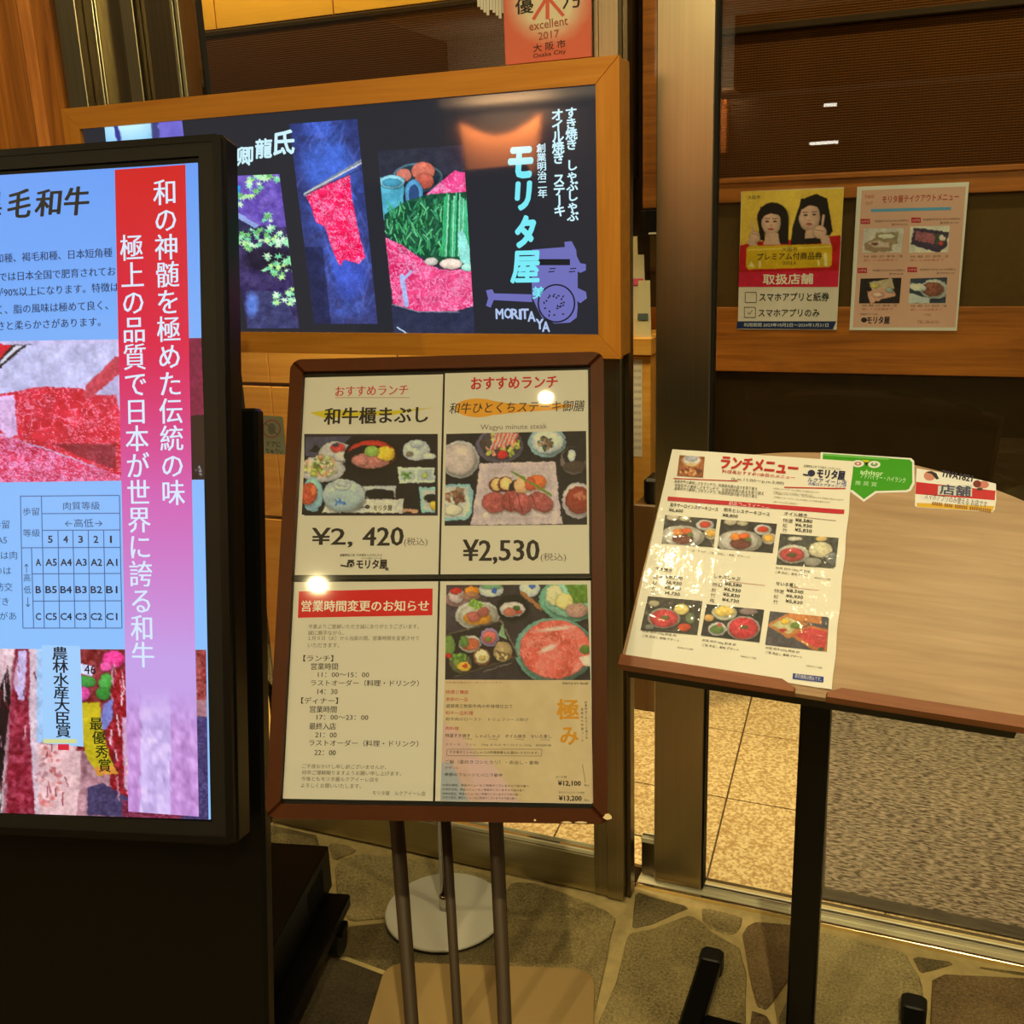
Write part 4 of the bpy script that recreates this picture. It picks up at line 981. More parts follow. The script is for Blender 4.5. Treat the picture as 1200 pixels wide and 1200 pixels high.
# --- lunch sheet 2,530
s2 = sheet(BP, .2135, .4235, .0025, .3015, 'lunch_sheet', 'cream lunch sheet with sliced steak photo priced 2,530 yen, upper right of board', 'menu sheet', BI)
q = Print(BP, BI, .0002).zoom(500, 400, 4)
q.text('おすすめランチ', 208, 166, 612, 222, (186, 26, 30), (.03, .02))
q.ell(240, 312, 108, 44, (226, 150, 34), 1); q.poly([(150, 290), (240, 268), (380, 290), (520, 296), (600, 292), (700, 300), (600, 322), (460, 330), (330, 344), (200, 350)], (226, 150, 34), 1)
q.text('和牛ひとくちステーキ御膳', 106, 282, 738, 334, BK, (.006, .0), 2, skew=.15)
q.text('Wagyu minute steak', 252, 388, 564, 420, (110, 100, 84))
q.text('¥2,530', 170, 928, 526, 1044, BK, (.022, .004), 2); q.text('(税込)', 534, 992, 654, 1034, GY)
q.done(s2)
p = Pic(BP, [(92, 434), (747, 420), (752, 859), (84, 864)], 200, 130, (500, 400, 4), .0006)
p.all((28, 22, 26), 8, 30).e(155, 555, 92, 88, (206, 196, 180)).e(152, 552, 78, 74, (204, 180, 160), nz=6)
p.e(345, 490, 112, 82, (110, 96, 110)).e(348, 482, 96, 68, (70, 60, 60)).bits(350, 486, 84, 58, 60, 13, [(206, 196, 90), (150, 160, 60), (86, 60, 40), (226, 150, 110)], 7)
for k in range(12): p.ln(300+k*10, 510-k*3, 330+k*9, 432, 9, (226, 96, 60) if k % 2 else (206, 180, 160))
p.e(356, 532, 24, 20, (206, 40, 40))
p.e(566, 474, 88, 72, (150, 180, 170)).e(566, 470, 74, 56, (206, 206, 190)).bits(556, 480, 36, 32, 30, 10, [(60, 80, 60), (110, 90, 60), (40, 60, 46), (160, 110, 80)], 3)
p.e(692, 560, 64, 66, (120, 100, 90)).e(694, 540, 54, 44, (26, 22, 26)).e(680, 536, 18, 30, (206, 206, 206)).e(694, 588, 52, 26, (70, 54, 44))
p.p([(84, 672), (200, 670), (220, 700), (214, 800), (190, 836), (84, 842)], (140, 184, 184)).p([(84, 684), (196, 684), (204, 790), (180, 824), (84, 828)], (206, 200, 176)).bits(134, 728, 52, 34, 36, 12, [(110, 56, 40), (140, 90, 60), (170, 130, 100)], 8).e(124, 792, 40, 26, (226, 214, 170), nz=10)
p.p([(250, 574), (606, 564), (612, 640), (636, 858), (208, 862), (236, 700)], (206, 180, 170), 8, 40).p([(280, 600), (580, 592), (596, 840), (250, 846)], (196, 172, 160), 6).p([(300, 630), (560, 620), (570, 820), (270, 826)], (206, 184, 168), 6)
for x, y, r in ((330, 676, 36), (372, 672, 38)): p.e(x, y, r, r*.95, (120, 34, 40)).e(x+3, y-2, r*.84, r*.8, (232, 190, 110))
p.e(412, 684, 22, 36, (24, 28, 24), .3).e(442, 680, 30, 42, (226, 170, 110)).e(520, 662, 40, 36, (226, 110, 50)).e(486, 670, 24, 34, (196, 80, 50))
for k in range(5): p.ln(402+k*6, 612+k*3, 574+k*4, 712+k*4, 8, (110, 130, 50))
p.e(320, 756, 62, 48, (176, 84, 74), nz=26, k=9).e(400, 750, 46, 50, (160, 70, 60), .2, 26).e(452, 762, 44, 50, (176, 84, 76), -.4, 26).e(536, 756, 62, 44, (166, 80, 72), .5, 26).ln(386, 720, 400, 800, 5, (110, 44, 40)).ln(430, 720, 450, 800, 5, (110, 44, 40)).ln(492, 720, 520, 790, 5, (110, 44, 40))
p.e(710, 748, 74, 84, (206, 190, 176)).e(712, 746, 60, 64, (146, 54, 36), nz=20, k=9).bits(722, 730, 24, 20, 12, 9, [(190, 110, 80)], 2)
p.speck(8).done(s2, BI)
# --- notice sheet
s3 = sheet(BP, .002, .2105, .3115, .611, 'opening_hours_notice', 'cream notice of changed opening hours under a red heading, lower left of board', 'notice', BI)
q = Print(BP, BI, .0002).zoom(310, 670, 4)
q.poly([(161, 92), (788, 78), (787, 204), (156, 216)], (206, 10, 18), 0)
q.text('営業時間変更のお知らせ', 172, 134, 768, 186, (236, 222, 196), (.026, .012), 2)
for t_, x0, x1, yc in (('平素よりご愛顧いただき誠にありがとうございます。', 205, 722, 256), ('誠に勝手ながら、', 205, 372, 286), ('１月９日（火）から当面の間、営業時間を変更させて', 203, 724, 311), ('いただきます。', 203, 350, 344)):
    q.text(t_, x0, yc-10, x1, yc+11, GY)
for t_, x0, x1, yc, h_ in (('【ランチ】', 182, 322, 406, 15), ('営業時間', 218, 344, 444, 16), ('11：00～15：00', 250, 490, 483, 11), ('ラストオーダー（料理・ドリンク）', 216, 722, 522, 15), ('14：30', 248, 342, 562, 12), ('【ディナー】', 172, 344, 604, 15), ('営業時間', 212, 338, 645, 16),
                           ('17：00～23：00', 244, 486, 683, 11), ('最終入店', 210, 334, 724, 16), ('21：00', 238, 338, 765, 12), ('ラストオーダー（料理・ドリンク）', 208, 720, 804, 15), ('22：00', 234, 334, 848, 12)):
    q.text(t_, x0, yc-h_, x1, yc+h_, BK, (.01, .0))
for t_, x0, x1, yc in (('ご不便おかけし申し訳ございませんが、', 176, 570, 913), ('何卒ご理解賜りますようお願い申し上げます。', 174, 640, 943), ('今後ともモリタ屋ルクアイーレ店を', 172, 534, 972), ('よろしくお願いいたします。', 170, 452, 1003), ('モリタ屋　ルクアイーレ店', 506, 754, 1038)):
    q.text(t_, x0, yc-10, x1, yc+11, (90, 78, 60))
q.done(s3)
# --- course sheet
s4 = sheet(BP, .2135, .4255, .3115, .611, 'course_sheet', 'tan course sheet with raw beef platter photo and golden brush characters, lower right of board', 'menu sheet', BI)
q = Print(BP, BI, .0002).zoom(500, 670, 4)
p = Pic(BP, [(84, 506), (768, 508), (782, 1084), (64, 1074)], 60, 60, (500, 670, 4), .0003)
p.all((206, 176, 120), 8, 60).p([(60, 700), (160, 760), (260, 900), (420, 1080), (60, 1080)], (206, 160, 140), 10, 60, al=.7).p([(60, 900), (120, 900), (200, 1080), (60, 1080)], (150, 160, 150), 10, al=.8).p([(180, 880), (300, 880), (440, 1080), (260, 1080)], (214, 170, 150), al=.8)
p.done(s4, BI, 'tinted_ground')
q.h = .0005
for t_, x0, x1, yc, c_, h_ in (('※写真は献立の一部イメージです。', 90, 360, 520, (170, 70, 50), 4), ('特選三種盛', 90, 196, 564, (176, 36, 32), 9), ('季節の一品', 90, 192, 598, (176, 36, 32), 9), ('滋賀県三牧和牛肉の朴味噌仕立て', 90, 402, 630, BK, 9), ('和牛一品料理', 88, 218, 662, (176, 36, 32), 9),
        ('和牛肉のロースト　トリュフソース掛け', 88, 476, 692, (66, 54, 40), 8), ('肉料理', 88, 150, 734, (176, 36, 32), 8), ('特選すき焼き　しゃぶしゃぶ　オイル焼き　せいろ蒸し', 86, 584, 770, BK, 9), ('100g　　　100g　　　100g　　　100g', 170, 576, 786, GY, 3), ('ステーキ　フィレ　100g または サーロイン 150g　追加料金', 86, 584, 812, GY, 6),
        ('すき焼きとしゃぶしゃぶは特選食事もお選びいただけます。', 106, 524, 847, BK, 7), ('ご飯（釜炊きコシヒカリ）・赤出し・香物', 86, 524, 893, BK, 9), ('デザート', 86, 150, 920, (176, 36, 32), 7), ('季節のフルーツとバニラ最中', 84, 354, 952, BK, 8)):
    q.text(t_, x0, yc-h_, x1, yc+h_, c_)
for yc in (1002, 1022, 1042, 1060): q.text('お肉の追加、単品メニューもご用意がございますので係の者へ', 74, yc-6, 480-(yc-1002), yc+6, (60, 50, 40))
for x0, y0, x1, y1 in ((96, 832, 540, 832), (540, 832, 538, 864), (538, 864, 94, 862), (94, 862, 96, 832)): q.line(x0, y0, x1, y1, 2, GY)
q.text('極', 612, 598, 712, 692, (206, 136, 24), (.035, .02)); q.text('み', 628, 730, 708, 810, (206, 136, 24), (.035, .02))
q.column('創業明治二年モリタ屋の味', 746, 604, 750, 786, 13, BK); q.column('滋賀和牛特選コース', 728, 636, 730, 800, 13, BK)
q.text('お一人様', 606, 956, 656, 966, BK); q.text('¥12,100', 616, 980, 722, 1006, BK, .03); q.text('¥13,200', 620, 1050, 726, 1076, BK, .03); q.text('税込', 738, 996, 762, 1006, BK); q.text('税込', 740, 1066, 764, 1076, BK); q.text('税サ込 フィレステーキの場合', 620, 1030, 740, 1040, BK)
q.line(730, 902, 744, 990, 2.5, (110, 80, 50)); q.text('特選丹波 和牛 極み膳', 636, 518, 756, 529, BK); q.done(s4)
p = Pic(BP, [(92, 62), (752, 60), (768, 508), (86, 506)], 210, 140, (500, 670, 4), .0006)
p.all((52, 42, 42), 10, 40).p([(90, 60), (250, 60), (330, 240), (86, 280)], (70, 58, 58), 10, 30)
p.e(142, 132, 66, 34, (150, 110, 100)).e(140, 112, 38, 36, (206, 180, 164)).e(138, 90, 28, 16, (196, 40, 36), nz=20).e(214, 92, 38, 24, (226, 136, 30), nz=16).e(205, 116, 48, 20, (176, 120, 90), al=.7)
p.e(305, 84, 60, 36, (206, 206, 190)).e(308, 68, 50, 16, (120, 160, 110)).e(320, 90, 12, 12, (50, 90, 160)).e(484, 80, 48, 40, (206, 206, 196)).e(496, 68, 16, 10, (60, 100, 170))
p.e(240, 206, 106, 68, (206, 196, 170)).e(240, 206, 88, 54, (190, 180, 150)).e(240, 220, 66, 32, (206, 136, 40), nz=12).e(222, 212, 32, 26, (176, 92, 78), nz=14).e(266, 190, 28, 22, (170, 90, 76), nz=14).bits(228, 156, 30, 20, 16, 10, [(110, 150, 50), (150, 180, 70)], 3)
p.e(405, 170, 76, 62, (20, 18, 18)).e(404, 178, 60, 36, (206, 190, 170)).e(398, 190, 34, 20, (196, 110, 80), nz=14).e(424, 172, 16, 12, (60, 90, 40)).e(436, 190, 14, 8, (196, 60, 40))
p.ln(448, 100, 540, 176, 18, (166, 110, 56))
p.e(680, 130, 152, 106, (120, 180, 140)).e(684, 126, 130, 88, (150, 200, 160)).e(600, 110, 40, 50, (216, 206, 140), nz=20).e(650, 140, 44, 40, (226, 206, 120), nz=20).p([(650, 60), (768, 60), (768, 150), (690, 150)], (96, 130, 40), 24, 14).e(704, 182, 52, 34, (196, 146, 120), nz=24, k=6)
p.e(600, 370, 186, 152, (120, 170, 140)).e(604, 366, 166, 138, (220, 112, 90), nz=26, k=18)
p.marble(p.em(604, 364, 162, 134), (222, 96, 76), (236, 150, 126), 24, .3).e(600, 270, 80, 10, (232, 190, 160), -.12, soft=3).e(570, 362, 44, 12, (236, 190, 160), -.4, soft=3).e(742, 366, 24, 20, (90, 120, 40)).p([(712, 404), (768, 390), (768, 446), (736, 440)], (226, 196, 160))
p.p([(96, 300), (352, 228), (432, 400), (150, 500), (90, 500)], (40, 32, 28), 8).ln(100, 296, 350, 230, 8, (90, 76, 60)).ln(350, 230, 430, 395, 8, (110, 96, 76)).ln(130, 494, 428, 400, 8, (80, 66, 50))
p.e(104, 350, 30, 50, (110, 136, 60), nz=14).e(104, 396, 14, 12, (190, 40, 36)).e(205, 340, 52, 42, (206, 196, 170)).e(206, 342, 44, 30, (190, 96, 56), nz=26, k=7).e(176, 330, 22, 26, (96, 130, 60), nz=12)
p.e(296, 310, 44, 44, (156, 130, 156)).e(296, 308, 34, 30, (206, 100, 86), nz=20).e(290, 318, 14, 10, (120, 130, 50)).p([(336, 300), (360, 240), (376, 320)], (130, 160, 110)).e(360, 376, 44, 48, (170, 140, 90)).bits(360, 384, 34, 30, 16, 10, [(110, 80, 50), (206, 180, 110)], 6)
p.e(262, 402, 42, 40, (150, 90, 60)).e(262, 400, 34, 32, (226, 206, 140), nz=8).e(262, 404, 14, 12, (200, 170, 90))
p.e(160, 430, 52, 46, (96, 90, 60)).bits(150, 415, 38, 30, 26, 12, [(80, 120, 40), (120, 150, 60)], 5).e(176, 446, 34, 22, (226, 176, 60), nz=16).e(180, 442, 12, 8, (196, 60, 30))
p.ln(270, 468, 400, 428, 6, (110, 100, 84)).speck(8).done(s4, BI)
G().box(fr(BP), .0005, .4265, .0005, .613, .0040, .0052).ob('clear_cover', M_['acrylic'], bs)

# ================================================================== the lectern and what lies on it
TP = Plane((-.408, 1.696, 1.113), (.998, .036, -.043), (.001, -.784, -.621))
lt = empty('lectern', (-.14, 1.60, 0), 'tilted walnut-topped lectern with cherry edge on a black post and feet', 'lectern')
arc = [(a, -.022+.066*((a-.278)/.278)**2) for a in np.linspace(0, .556, 25)]
G().prism(TP, arc+[(.556, .414), (0, .414)], -.0135, -.0006, .001).ob('top', M_['table'], lt)
for pts in ([(-.0015, .4035), (.238, .4035), (.256, .4135), (.256, .421), (-.0015, .421)], [(.5575, .4035), (.318, .4035), (.300, .4135), (.300, .421), (.5575, .421)]):
    G().prism(TP, pts, -.0125, .0060, .0012).ob('edge_lip', M_['lip'], lt)
G().prism(TP, [(.2565, .412), (.2995, .412), (.2995, .420), (.2565, .420)], -.0130, -.001, .0008).ob('lip_gap_edge', M_['table'], lt)
G().prism(TP, [(.010, .06), (.546, .06), (.546, .4195), (.010, .4195)], -.036, -.0137, .002).ob('under_plate', M_['blackg'], lt)
G().box((np.array([-.140, 1.60, 0]), np.array([1., 0, 0]), np.array([0, 1., 0]), UP), -.024, .024, -.020, .020, .012, .960, .004).ob('post', M_['blackg'], lt)
G().box((np.array([-.140, 1.60, 0]), np.array([1., 0, 0]), np.array([0, 1., 0]), UP), -.06, .06, -.04, .03, .945, .962, .002).ob('head_bracket', M_['black'], lt)
for x in (-.338, .051):
    G().box(WORLD, x-.0215, x+.0215, 1.36, 1.775, .006, .036, .005).ob('foot', M_['blackg'], lt)
    g = G().prism(ZP, [(a, b) for a, b in rrect(x-.0235, x+.0235, -1.805, -1.760, .012)], .0, .039, .005); g.ob('end_cap', M_['rubber'], lt)
    g = G().prism(ZP, [(a, b) for a, b in rrect(x-.0235, x+.0235, -1.375, -1.335, .012)], .0, .039, .005); g.ob('end_cap', M_['rubber'], lt)
G().box(WORLD, -.3165, .0295, 1.578, 1.620, .006, .036, .005).ob('cross_bar', M_['blackg'], lt)
# laminated lunch menu
MI = Ink('laminate', (236, 222, 176), rough=.4, coat=.5, wrinkle=.16, albedo=.8)
MP = TP
tlc = [MP.L(*p_) for p_ in ((788, 527), (1000, 541), (975, 809), (733, 769))]
lm = empty('laminated_menu', MP.W(.15, .405, 0), 'laminated lunch menu sheet with six food photos lying on the lectern', 'menu sheet')
def quadbox(P, pts, h0, h1): return G().prism(P, pts, h0, h1)
# a gently waved sheet
nx, ny = 40, 56; Vs = []; 
for j in range(ny):
    for i in range(nx):
        s_, t_ = i/(nx-1), j/(ny-1); a = (1-t_)*((1-s_)*tlc[0][0]+s_*tlc[1][0])+t_*((1-s_)*tlc[3][0]+s_*tlc[2][0]); b = (1-t_)*((1-s_)*tlc[0][1]+s_*tlc[1][1])+t_*((1-s_)*tlc[3][1]+s_*tlc[2][1])
        ed = .0016*abs(sin(t_*23+1.3*sin(t_*9)))*max(0, (s_-.93)/.07)+.001*abs(sin(t_*17))*max(0, (.05-s_)/.05)
        Vs.append(MP.W(a+.0006*sin(t_*31)*(s_ > .97), b, .0012+ed))
Fs = [[j*nx+i, (j+1)*nx+i, (j+1)*nx+i+1, j*nx+i+1] for j in range(ny-1) for i in range(nx-1)]
ob('sheet', Vs, Fs, MI.mat((238, 224, 180)), lm, None, True)
q = Print(MP, MI, .0022).zoom(720, 510, 3.872)
RM = (190, 40, 34); BD = (54, 44, 36); BL = (40, 60, 130)
def sl(t_, x0, x1, y0, y1, h_, c_, b_=0): q.text(t_, x0, (y0+y1)/2-h_, x1, (y0+y1)/2+h_, c_, b_)
sl('ランチメニュー', 480, 832, 128, 146, 27, RM, .04); sl('料理長おすすめ!!本日のメニュー', 484, 820, 170, 186, 8, RM, .01); sl('(a.m.11:00～p.m.5:00)', 528, 770, 202, 216, 8, BD)
q.text('創業明治二年 すき焼き しゃぶしゃぶ', 858, 140, 1026, 152, BD); q.text('モリタ屋', 920, 158, 1046, 198, (34, 34, 60), .035); q.ell(894, 172, 17, 15, (34, 34, 60)); q.line(856, 178, 880, 182, 7, (34, 34, 60)); q.text('ルクア イーレ店', 876, 198, 1054, 220, BL, .01); q.text('大阪ロクアダイニング', 878, 220, 1052, 234, BL, .01)
q.line(268, 196, 560, 208, 4, RM); q.line(770, 236, 1050, 243, 5, RM)
for i, (y0, y1) in enumerate(((216, 236), (234, 256), (248, 270))): sl('本格和牛の美味しさをランチで。料理長特選の品々を取り揃え', 266, (650, 680, 650)[i], y0, y1, 8, BD)
for i, y in enumerate((246, 260, 274, 288, 302)): sl('※写真はイメージです。仕入れ状況により内容が変わります', 720, (930, 900, 1040, 980, 830)[i], y, y+10, 4, (110, 96, 70))
q.poly([(243, 278), (1044, 338), (1042, 358), (240, 296)], (196, 30, 40), 1); q.text('和牛コースメニュー', 516, 308, 704, 334, (240, 200, 180), 0, 3)
sl('和牛サーロインステーキコース', 250, 472, 316, 336, 9, BD, .012); sl('¥6,600', 246, 312, 342, 342, 8, BD, .02); sl('和牛ヒレステーキコース', 494, 706, 342, 354, 9, BD, .012); sl('¥8,800', 490, 560, 365, 367, 8, BD, .02)
sl('オイル焼き', 770, 874, 356, 364, 9, BD, .012); q.line(860, 372, 1006, 388, 2, (150, 110, 90))
def prices(lab, x, y, st, dx): 
    for i, (n_, v_) in enumerate(lab): q.text(n_, x+dx*i, y+st*i-9, x+dx*i+(46 if len(n_) > 1 else 22), y+st*i+9, (90, 78, 60)); q.text(v_, x+dx*i+56, y+st*i-8, x+dx*i+134, y+st*i+9, BD, .02)
prices((('特選', '¥8,580'), ('松', '¥6,930'), ('竹', '¥5,830')), 764, 388, 22, -1)
sl('すき焼き', 184, 262, 606, 614, 9, BD, .012); prices((('特選', '¥8,580'), ('松', '¥6,930'), ('竹', '¥5,830'), ('梅', '¥4,730')), 176, 646, 24, -4)
sl('しゃぶしゃぶ', 452, 572, 640, 652, 9, BD, .012); q.line(480, 658, 684, 682, 2, (190, 120, 100)); prices((('特選', '¥8,580'), ('松', '¥6,930'), ('竹', '¥5,830'), ('梅', '¥4,730')), 444, 678, 24, -4)
sl('せいろ蒸し', 732, 832, 672, 682, 9, BD, .012); q.line(800, 690, 930, 704, 2, (190, 120, 100)); prices((('特選', '¥8,580'), ('松', '¥6,930'), ('竹', '¥5,830')), 724, 708, 24, -2)
sl('（一品・サラダ・ご飯・赤出し・香物・デザート）', 330, 616, 524, 550, 5, (100, 86, 64)); sl('前菜 和牛100g 焼野菜', 730, 890, 604, 618, 6, (100, 86, 64)); sl('ご飯 赤出し 香物 デザート', 728, 886, 626, 632, 6, (100, 86, 64))
for x, y, w3 in ((124, 898, 172), (396, 940, 170), (684, 974, 170)):
    sl('前菜 和牛100g 野菜 卵', x, x+w3*.92, y-4, y+6, 6, BD); sl('ご飯 赤出し 香物 デザート', x, x+w3, y+16, y+28, 6, BD)
for x, y in ((282, 966), (568, 1006), (868, 1050), (905, 650)): sl('+税¥550よりご用意', x, x+76, y-3, y+4, 4, (100, 86, 64))
q.poly([(810, 1080), (950, 1096), (948, 1122), (808, 1106)], (40, 60, 120), 1); q.text('表示価格は税込です。', 818, 1090, 940, 1110, (226, 216, 180), 0, 3)
q.done(lm)
ZM = (720, 510, 3.872)
def mpic(quad, nx, ny, fn):
    p = Pic(MP, quad, nx, ny, ZM, .0024, warp=1.6); fn(p); p.speck(8).done(lm, MI)
def chand(p):
    p.all((150, 84, 40), 24, 10).e(350, 112, 40, 24, (226, 214, 190), soft=3).e(350, 106, 26, 12, (180, 176, 170)).e(348, 135, 24, 10, (226, 190, 120), soft=3).bits(345, 165, 50, 18, 30, 8, [(206, 120, 60), (110, 50, 30), (180, 90, 50), (226, 170, 100)], 3).ln(300, 110, 330, 150, 3, (196, 130, 60)).ln(400, 110, 372, 150, 3, (196, 130, 60))
mpic([(296, 90), (410, 98), (402, 192), (284, 184)], 40, 34, chand)
def steak(ox, oy):
    def fn(p):
        p.all((58, 52, 46), 20, 14).e(265+ox, 372+oy, 30, 14, (196, 180, 140)).e(320+ox, 378+oy, 26, 12, (190, 176, 130)).e(412+ox, 408+oy, 40, 24, (206, 200, 180)).e(412+ox, 406+oy, 26, 14, (196, 60, 36)).e(440+ox, 448+oy, 34, 26, (206, 190, 150)).e(438+ox, 446+oy, 24, 16, (226, 170, 70))
        p.e(305+ox, 462+oy, 104, 52, (190, 178, 150)).e(305+ox, 460+oy, 86, 42, (206, 196, 170)).e(312+ox, 470+oy, 48, 26, (110, 56, 44), nz=20, k=8).e(290+ox, 440+oy, 26, 16, (226, 130, 50)).e(330+ox, 436+oy, 24, 14, (226, 96, 36)).e(345+ox, 452+oy, 14, 10, (96, 110, 50))
    return fn
mpic([(230, 362), (466, 380), (450, 508), (214, 490)], 70, 42, steak(0, 0))
mpic([(484, 382), (738, 402), (718, 534), (466, 514)], 70, 42, steak(262, 22))
def oil(p):
    p.all((76, 74, 62), 20, 12).e(812, 540, 74, 42, (206, 196, 166)).e(806, 542, 56, 32, (190, 76, 70), nz=30, k=8).e(806, 544, 20, 10, (96, 90, 50)).e(936, 520, 54, 36, (214, 200, 150), nz=22, k=8).e(900, 575, 40, 20, (150, 144, 120)).e(820, 470, 34, 10, (206, 196, 160)).e(940, 470, 26, 12, (226, 190, 110)).e(990, 560, 30, 30, (110, 110, 100))
mpic([(752, 446), (1018, 466), (1002, 604), (734, 586)], 74, 42, oil)
def suki(p):
    p.all((66, 60, 50), 18, 12).e(226, 832, 74, 46, (190, 176, 150)).e(226, 832, 64, 40, (196, 60, 60), nz=30, k=8).e(230, 828, 18, 9, (96, 100, 50)).e(305, 790, 34, 24, (226, 200, 110), nz=16).e(345, 830, 22, 26, (110, 120, 80)).e(318, 872, 30, 18, (190, 70, 40)).e(180, 764, 26, 14, (190, 176, 130)).e(160, 870, 22, 12, (130, 130, 110))
mpic([(152, 730), (400, 752), (376, 906), (118, 884)], 70, 44, suki)
def shabu(p):
    p.all((50, 48, 44), 16, 12).e(586, 876, 76, 54, (190, 176, 150)).e(586, 876, 66, 48, (196, 56, 60), nz=30, k=8).e(590, 872, 20, 9, (96, 90, 50)).e(500, 806, 58, 34, (206, 200, 160)).e(500, 800, 46, 24, (226, 190, 90), nz=26, k=8).e(468, 880, 42, 30, (206, 200, 180)).e(466, 882, 32, 20, (96, 120, 60), nz=20).e(478, 862, 10, 8, (190, 80, 60)).e(610, 800, 44, 16, (130, 110, 100)).e(428, 830, 24, 16, (206, 160, 90))
mpic([(418, 766), (680, 792), (658, 940), (392, 908)], 70, 44, shabu)
def seiro(p):
    p.all((84, 78, 76), 14, 16).p([(800, 800), (940, 816), (940, 860), (780, 830)], (206, 130, 70), 10).p([(690, 862), (780, 812), (880, 856), (792, 924)], (196, 126, 66), 8).p([(712, 862), (782, 826), (856, 858), (790, 904)], (206, 196, 130), 16, 8).e(776, 846, 20, 12, (226, 180, 60)).e(826, 864, 26, 14, (110, 130, 60)).e(766, 886, 18, 8, (180, 60, 50))
    p.p([(800, 912), (882, 862), (970, 882), (962, 982), (900, 974)], (190, 110, 60), 8).p([(824, 906), (884, 874), (966, 892), (956, 972), (900, 958)], (206, 70, 66), 24, 8).e(938, 970, 14, 8, (60, 80, 40))
mpic([(706, 798), (974, 826), (964, 982), (684, 950)], 70, 44, seiro)
# green speech-bubble sign
GI = Ink('green_card', (236, 222, 176), rough=.35, coat=.5, wrinkle=.05)
gp = Print(TP, GI, .0002).zoom(940, 510, 4.615)
def card(name, label, cat, ptsW, ptsC, white, col, zm):
    P = TP; L_ = [P.L(x/zm[2]+zm[0], y/zm[2]+zm[1]) for x, y in ptsW]
    e = empty(name, P.W(*np.mean(np.array(L_), 0), 0), label, cat)
    G().prism(P, L_, -.0006, -.0001).ob('card', white, e); return e
ZG = (940, 510, 4.615)
outer = [(100, 92), (590, 124), (606, 140), (608, 262), (588, 300), (566, 308), (402, 312), (334, 360), (262, 306), (180, 300), (96, 240)]
inner = [(112, 98), (582, 132), (595, 146), (596, 256), (578, 290), (560, 297), (396, 302), (334, 346), (272, 296), (180, 292), (106, 240)]
gc = card('speech_bubble_card', 'green speech bubble shaped recommendation card at the top edge of the lectern', 'sign', outer, None, GI.mat((236, 226, 190)), None, ZG)
q = Print(TP, GI, .0000).zoom(*ZG[:2], ZG[2])
q.poly(inner, (58, 150, 14), 0); q.poly([(112, 98), (470, 122), (468, 134), (112, 110)], (110, 180, 70), 1)
for x in (302, 390): q.ell(x, 154+(x-302)*.05, 33, 19, (236, 226, 200), 1); q.ell(x, 154+(x-302)*.05, 20, 11, (190, 120, 90) if x < 350 else (120, 150, 90), 2); q.ell(x, 154, 7, 5, (236, 226, 200), 3)
q.poly([(322, 134), (368, 138), (346, 152)], (206, 190, 20), 4); q.poly([(336, 146), (358, 148), (347, 170)], (20, 24, 16), 4)
q.text('advisor', 314, 190, 438, 214, (200, 226, 150), .02, 2); q.text('アドバイザー・ハイランク', 314, 218, 560, 246, (190, 220, 150), .01, 2, rot=.03); q.text('推 奨 賞', 286, 250, 404, 274, (190, 220, 150), .0, 2)
q.done(gc)
# red and yellow shop card
RI = Ink('red_card', (236, 222, 176), rough=.35, coat=.5, wrinkle=.05)
rc = card('shop_voucher_card', 'red and yellow voucher shop card right of the green speech bubble card', 'sign', [(620, 178), (940, 236), (1048, 262), (1050, 350), (1042, 400), (1030, 416), (620, 390), (610, 380), (612, 300)], None, RI.mat((236, 226, 190)), None, ZG)
q = Print(TP, RI, .0000).zoom(*ZG[:2], ZG[2])
q.poly([(616, 252), (1046, 300), (1042, 352), (612, 318)], (196, 24, 34), 0); q.poly([(620, 366), (1040, 384), (1028, 414), (622, 388)], (222, 168, 30), 1); q.poly([(640, 326), (1012, 358), (1010, 378), (640, 346)], (232, 222, 190), 2)
q.ell(690, 220, 32, 26, (206, 130, 96), 1); q.poly([(668, 200), (700, 194), (726, 206), (740, 236), (726, 240), (700, 210)], (40, 28, 26), 2); q.text('TIVA1821', 752, 204, 922, 238, (40, 34, 50), .03, 2, rot=.12); q.ell(980, 268, 30, 20, (206, 120, 90), 2); q.ell(946, 264, 22, 20, (120, 30, 30), 2); q.ell(960, 292, 16, 8, (60, 40, 40), 3)
q.poly([(736, 274), (920, 270), (918, 332), (732, 322)], (206, 200, 170), 3); q.text('店舗', 746, 272, 910, 326, (66, 66, 84), .03, 5); q.text('スマホアプリのみ使える お店です', 660, 334, 1000, 370, (70, 60, 50), 0, 5, rot=.07); q.text('----- ---- ------ ----------', 700, 380, 1020, 398, (150, 96, 20), 0, 5, rot=.04)
q.done(rc)

# ================================================================== round-based floor stand behind the board
rs = empty('pole_stand', (-.935, 1.757, 0), 'chrome pole on a round white floor base behind the menu board', 'pole stand')
G().lathe((-.935, 1.757, 0), [(.132, 0), (.135, .003), (.135, .006)], 56).ob('base_rim', M_['rubber'], rs)
G().lathe((-.935, 1.757, .006), [(.1355, 0), (.136, .003), (.134, .006), (.03, .0085)], 56).ob('base', M_['white'], rs)
G().lathe((-.935, 1.757, .0145), [(.013, 0), (.013, .032), (.011, .036)], 24).ob('collar', M_['chrome'], rs, True)
G().lathe((-.935, 1.757, .045), [(.0085, 0), (.0085, .98), (.007, .99)], 20).ob('pole', M_['chrome'], rs, True)

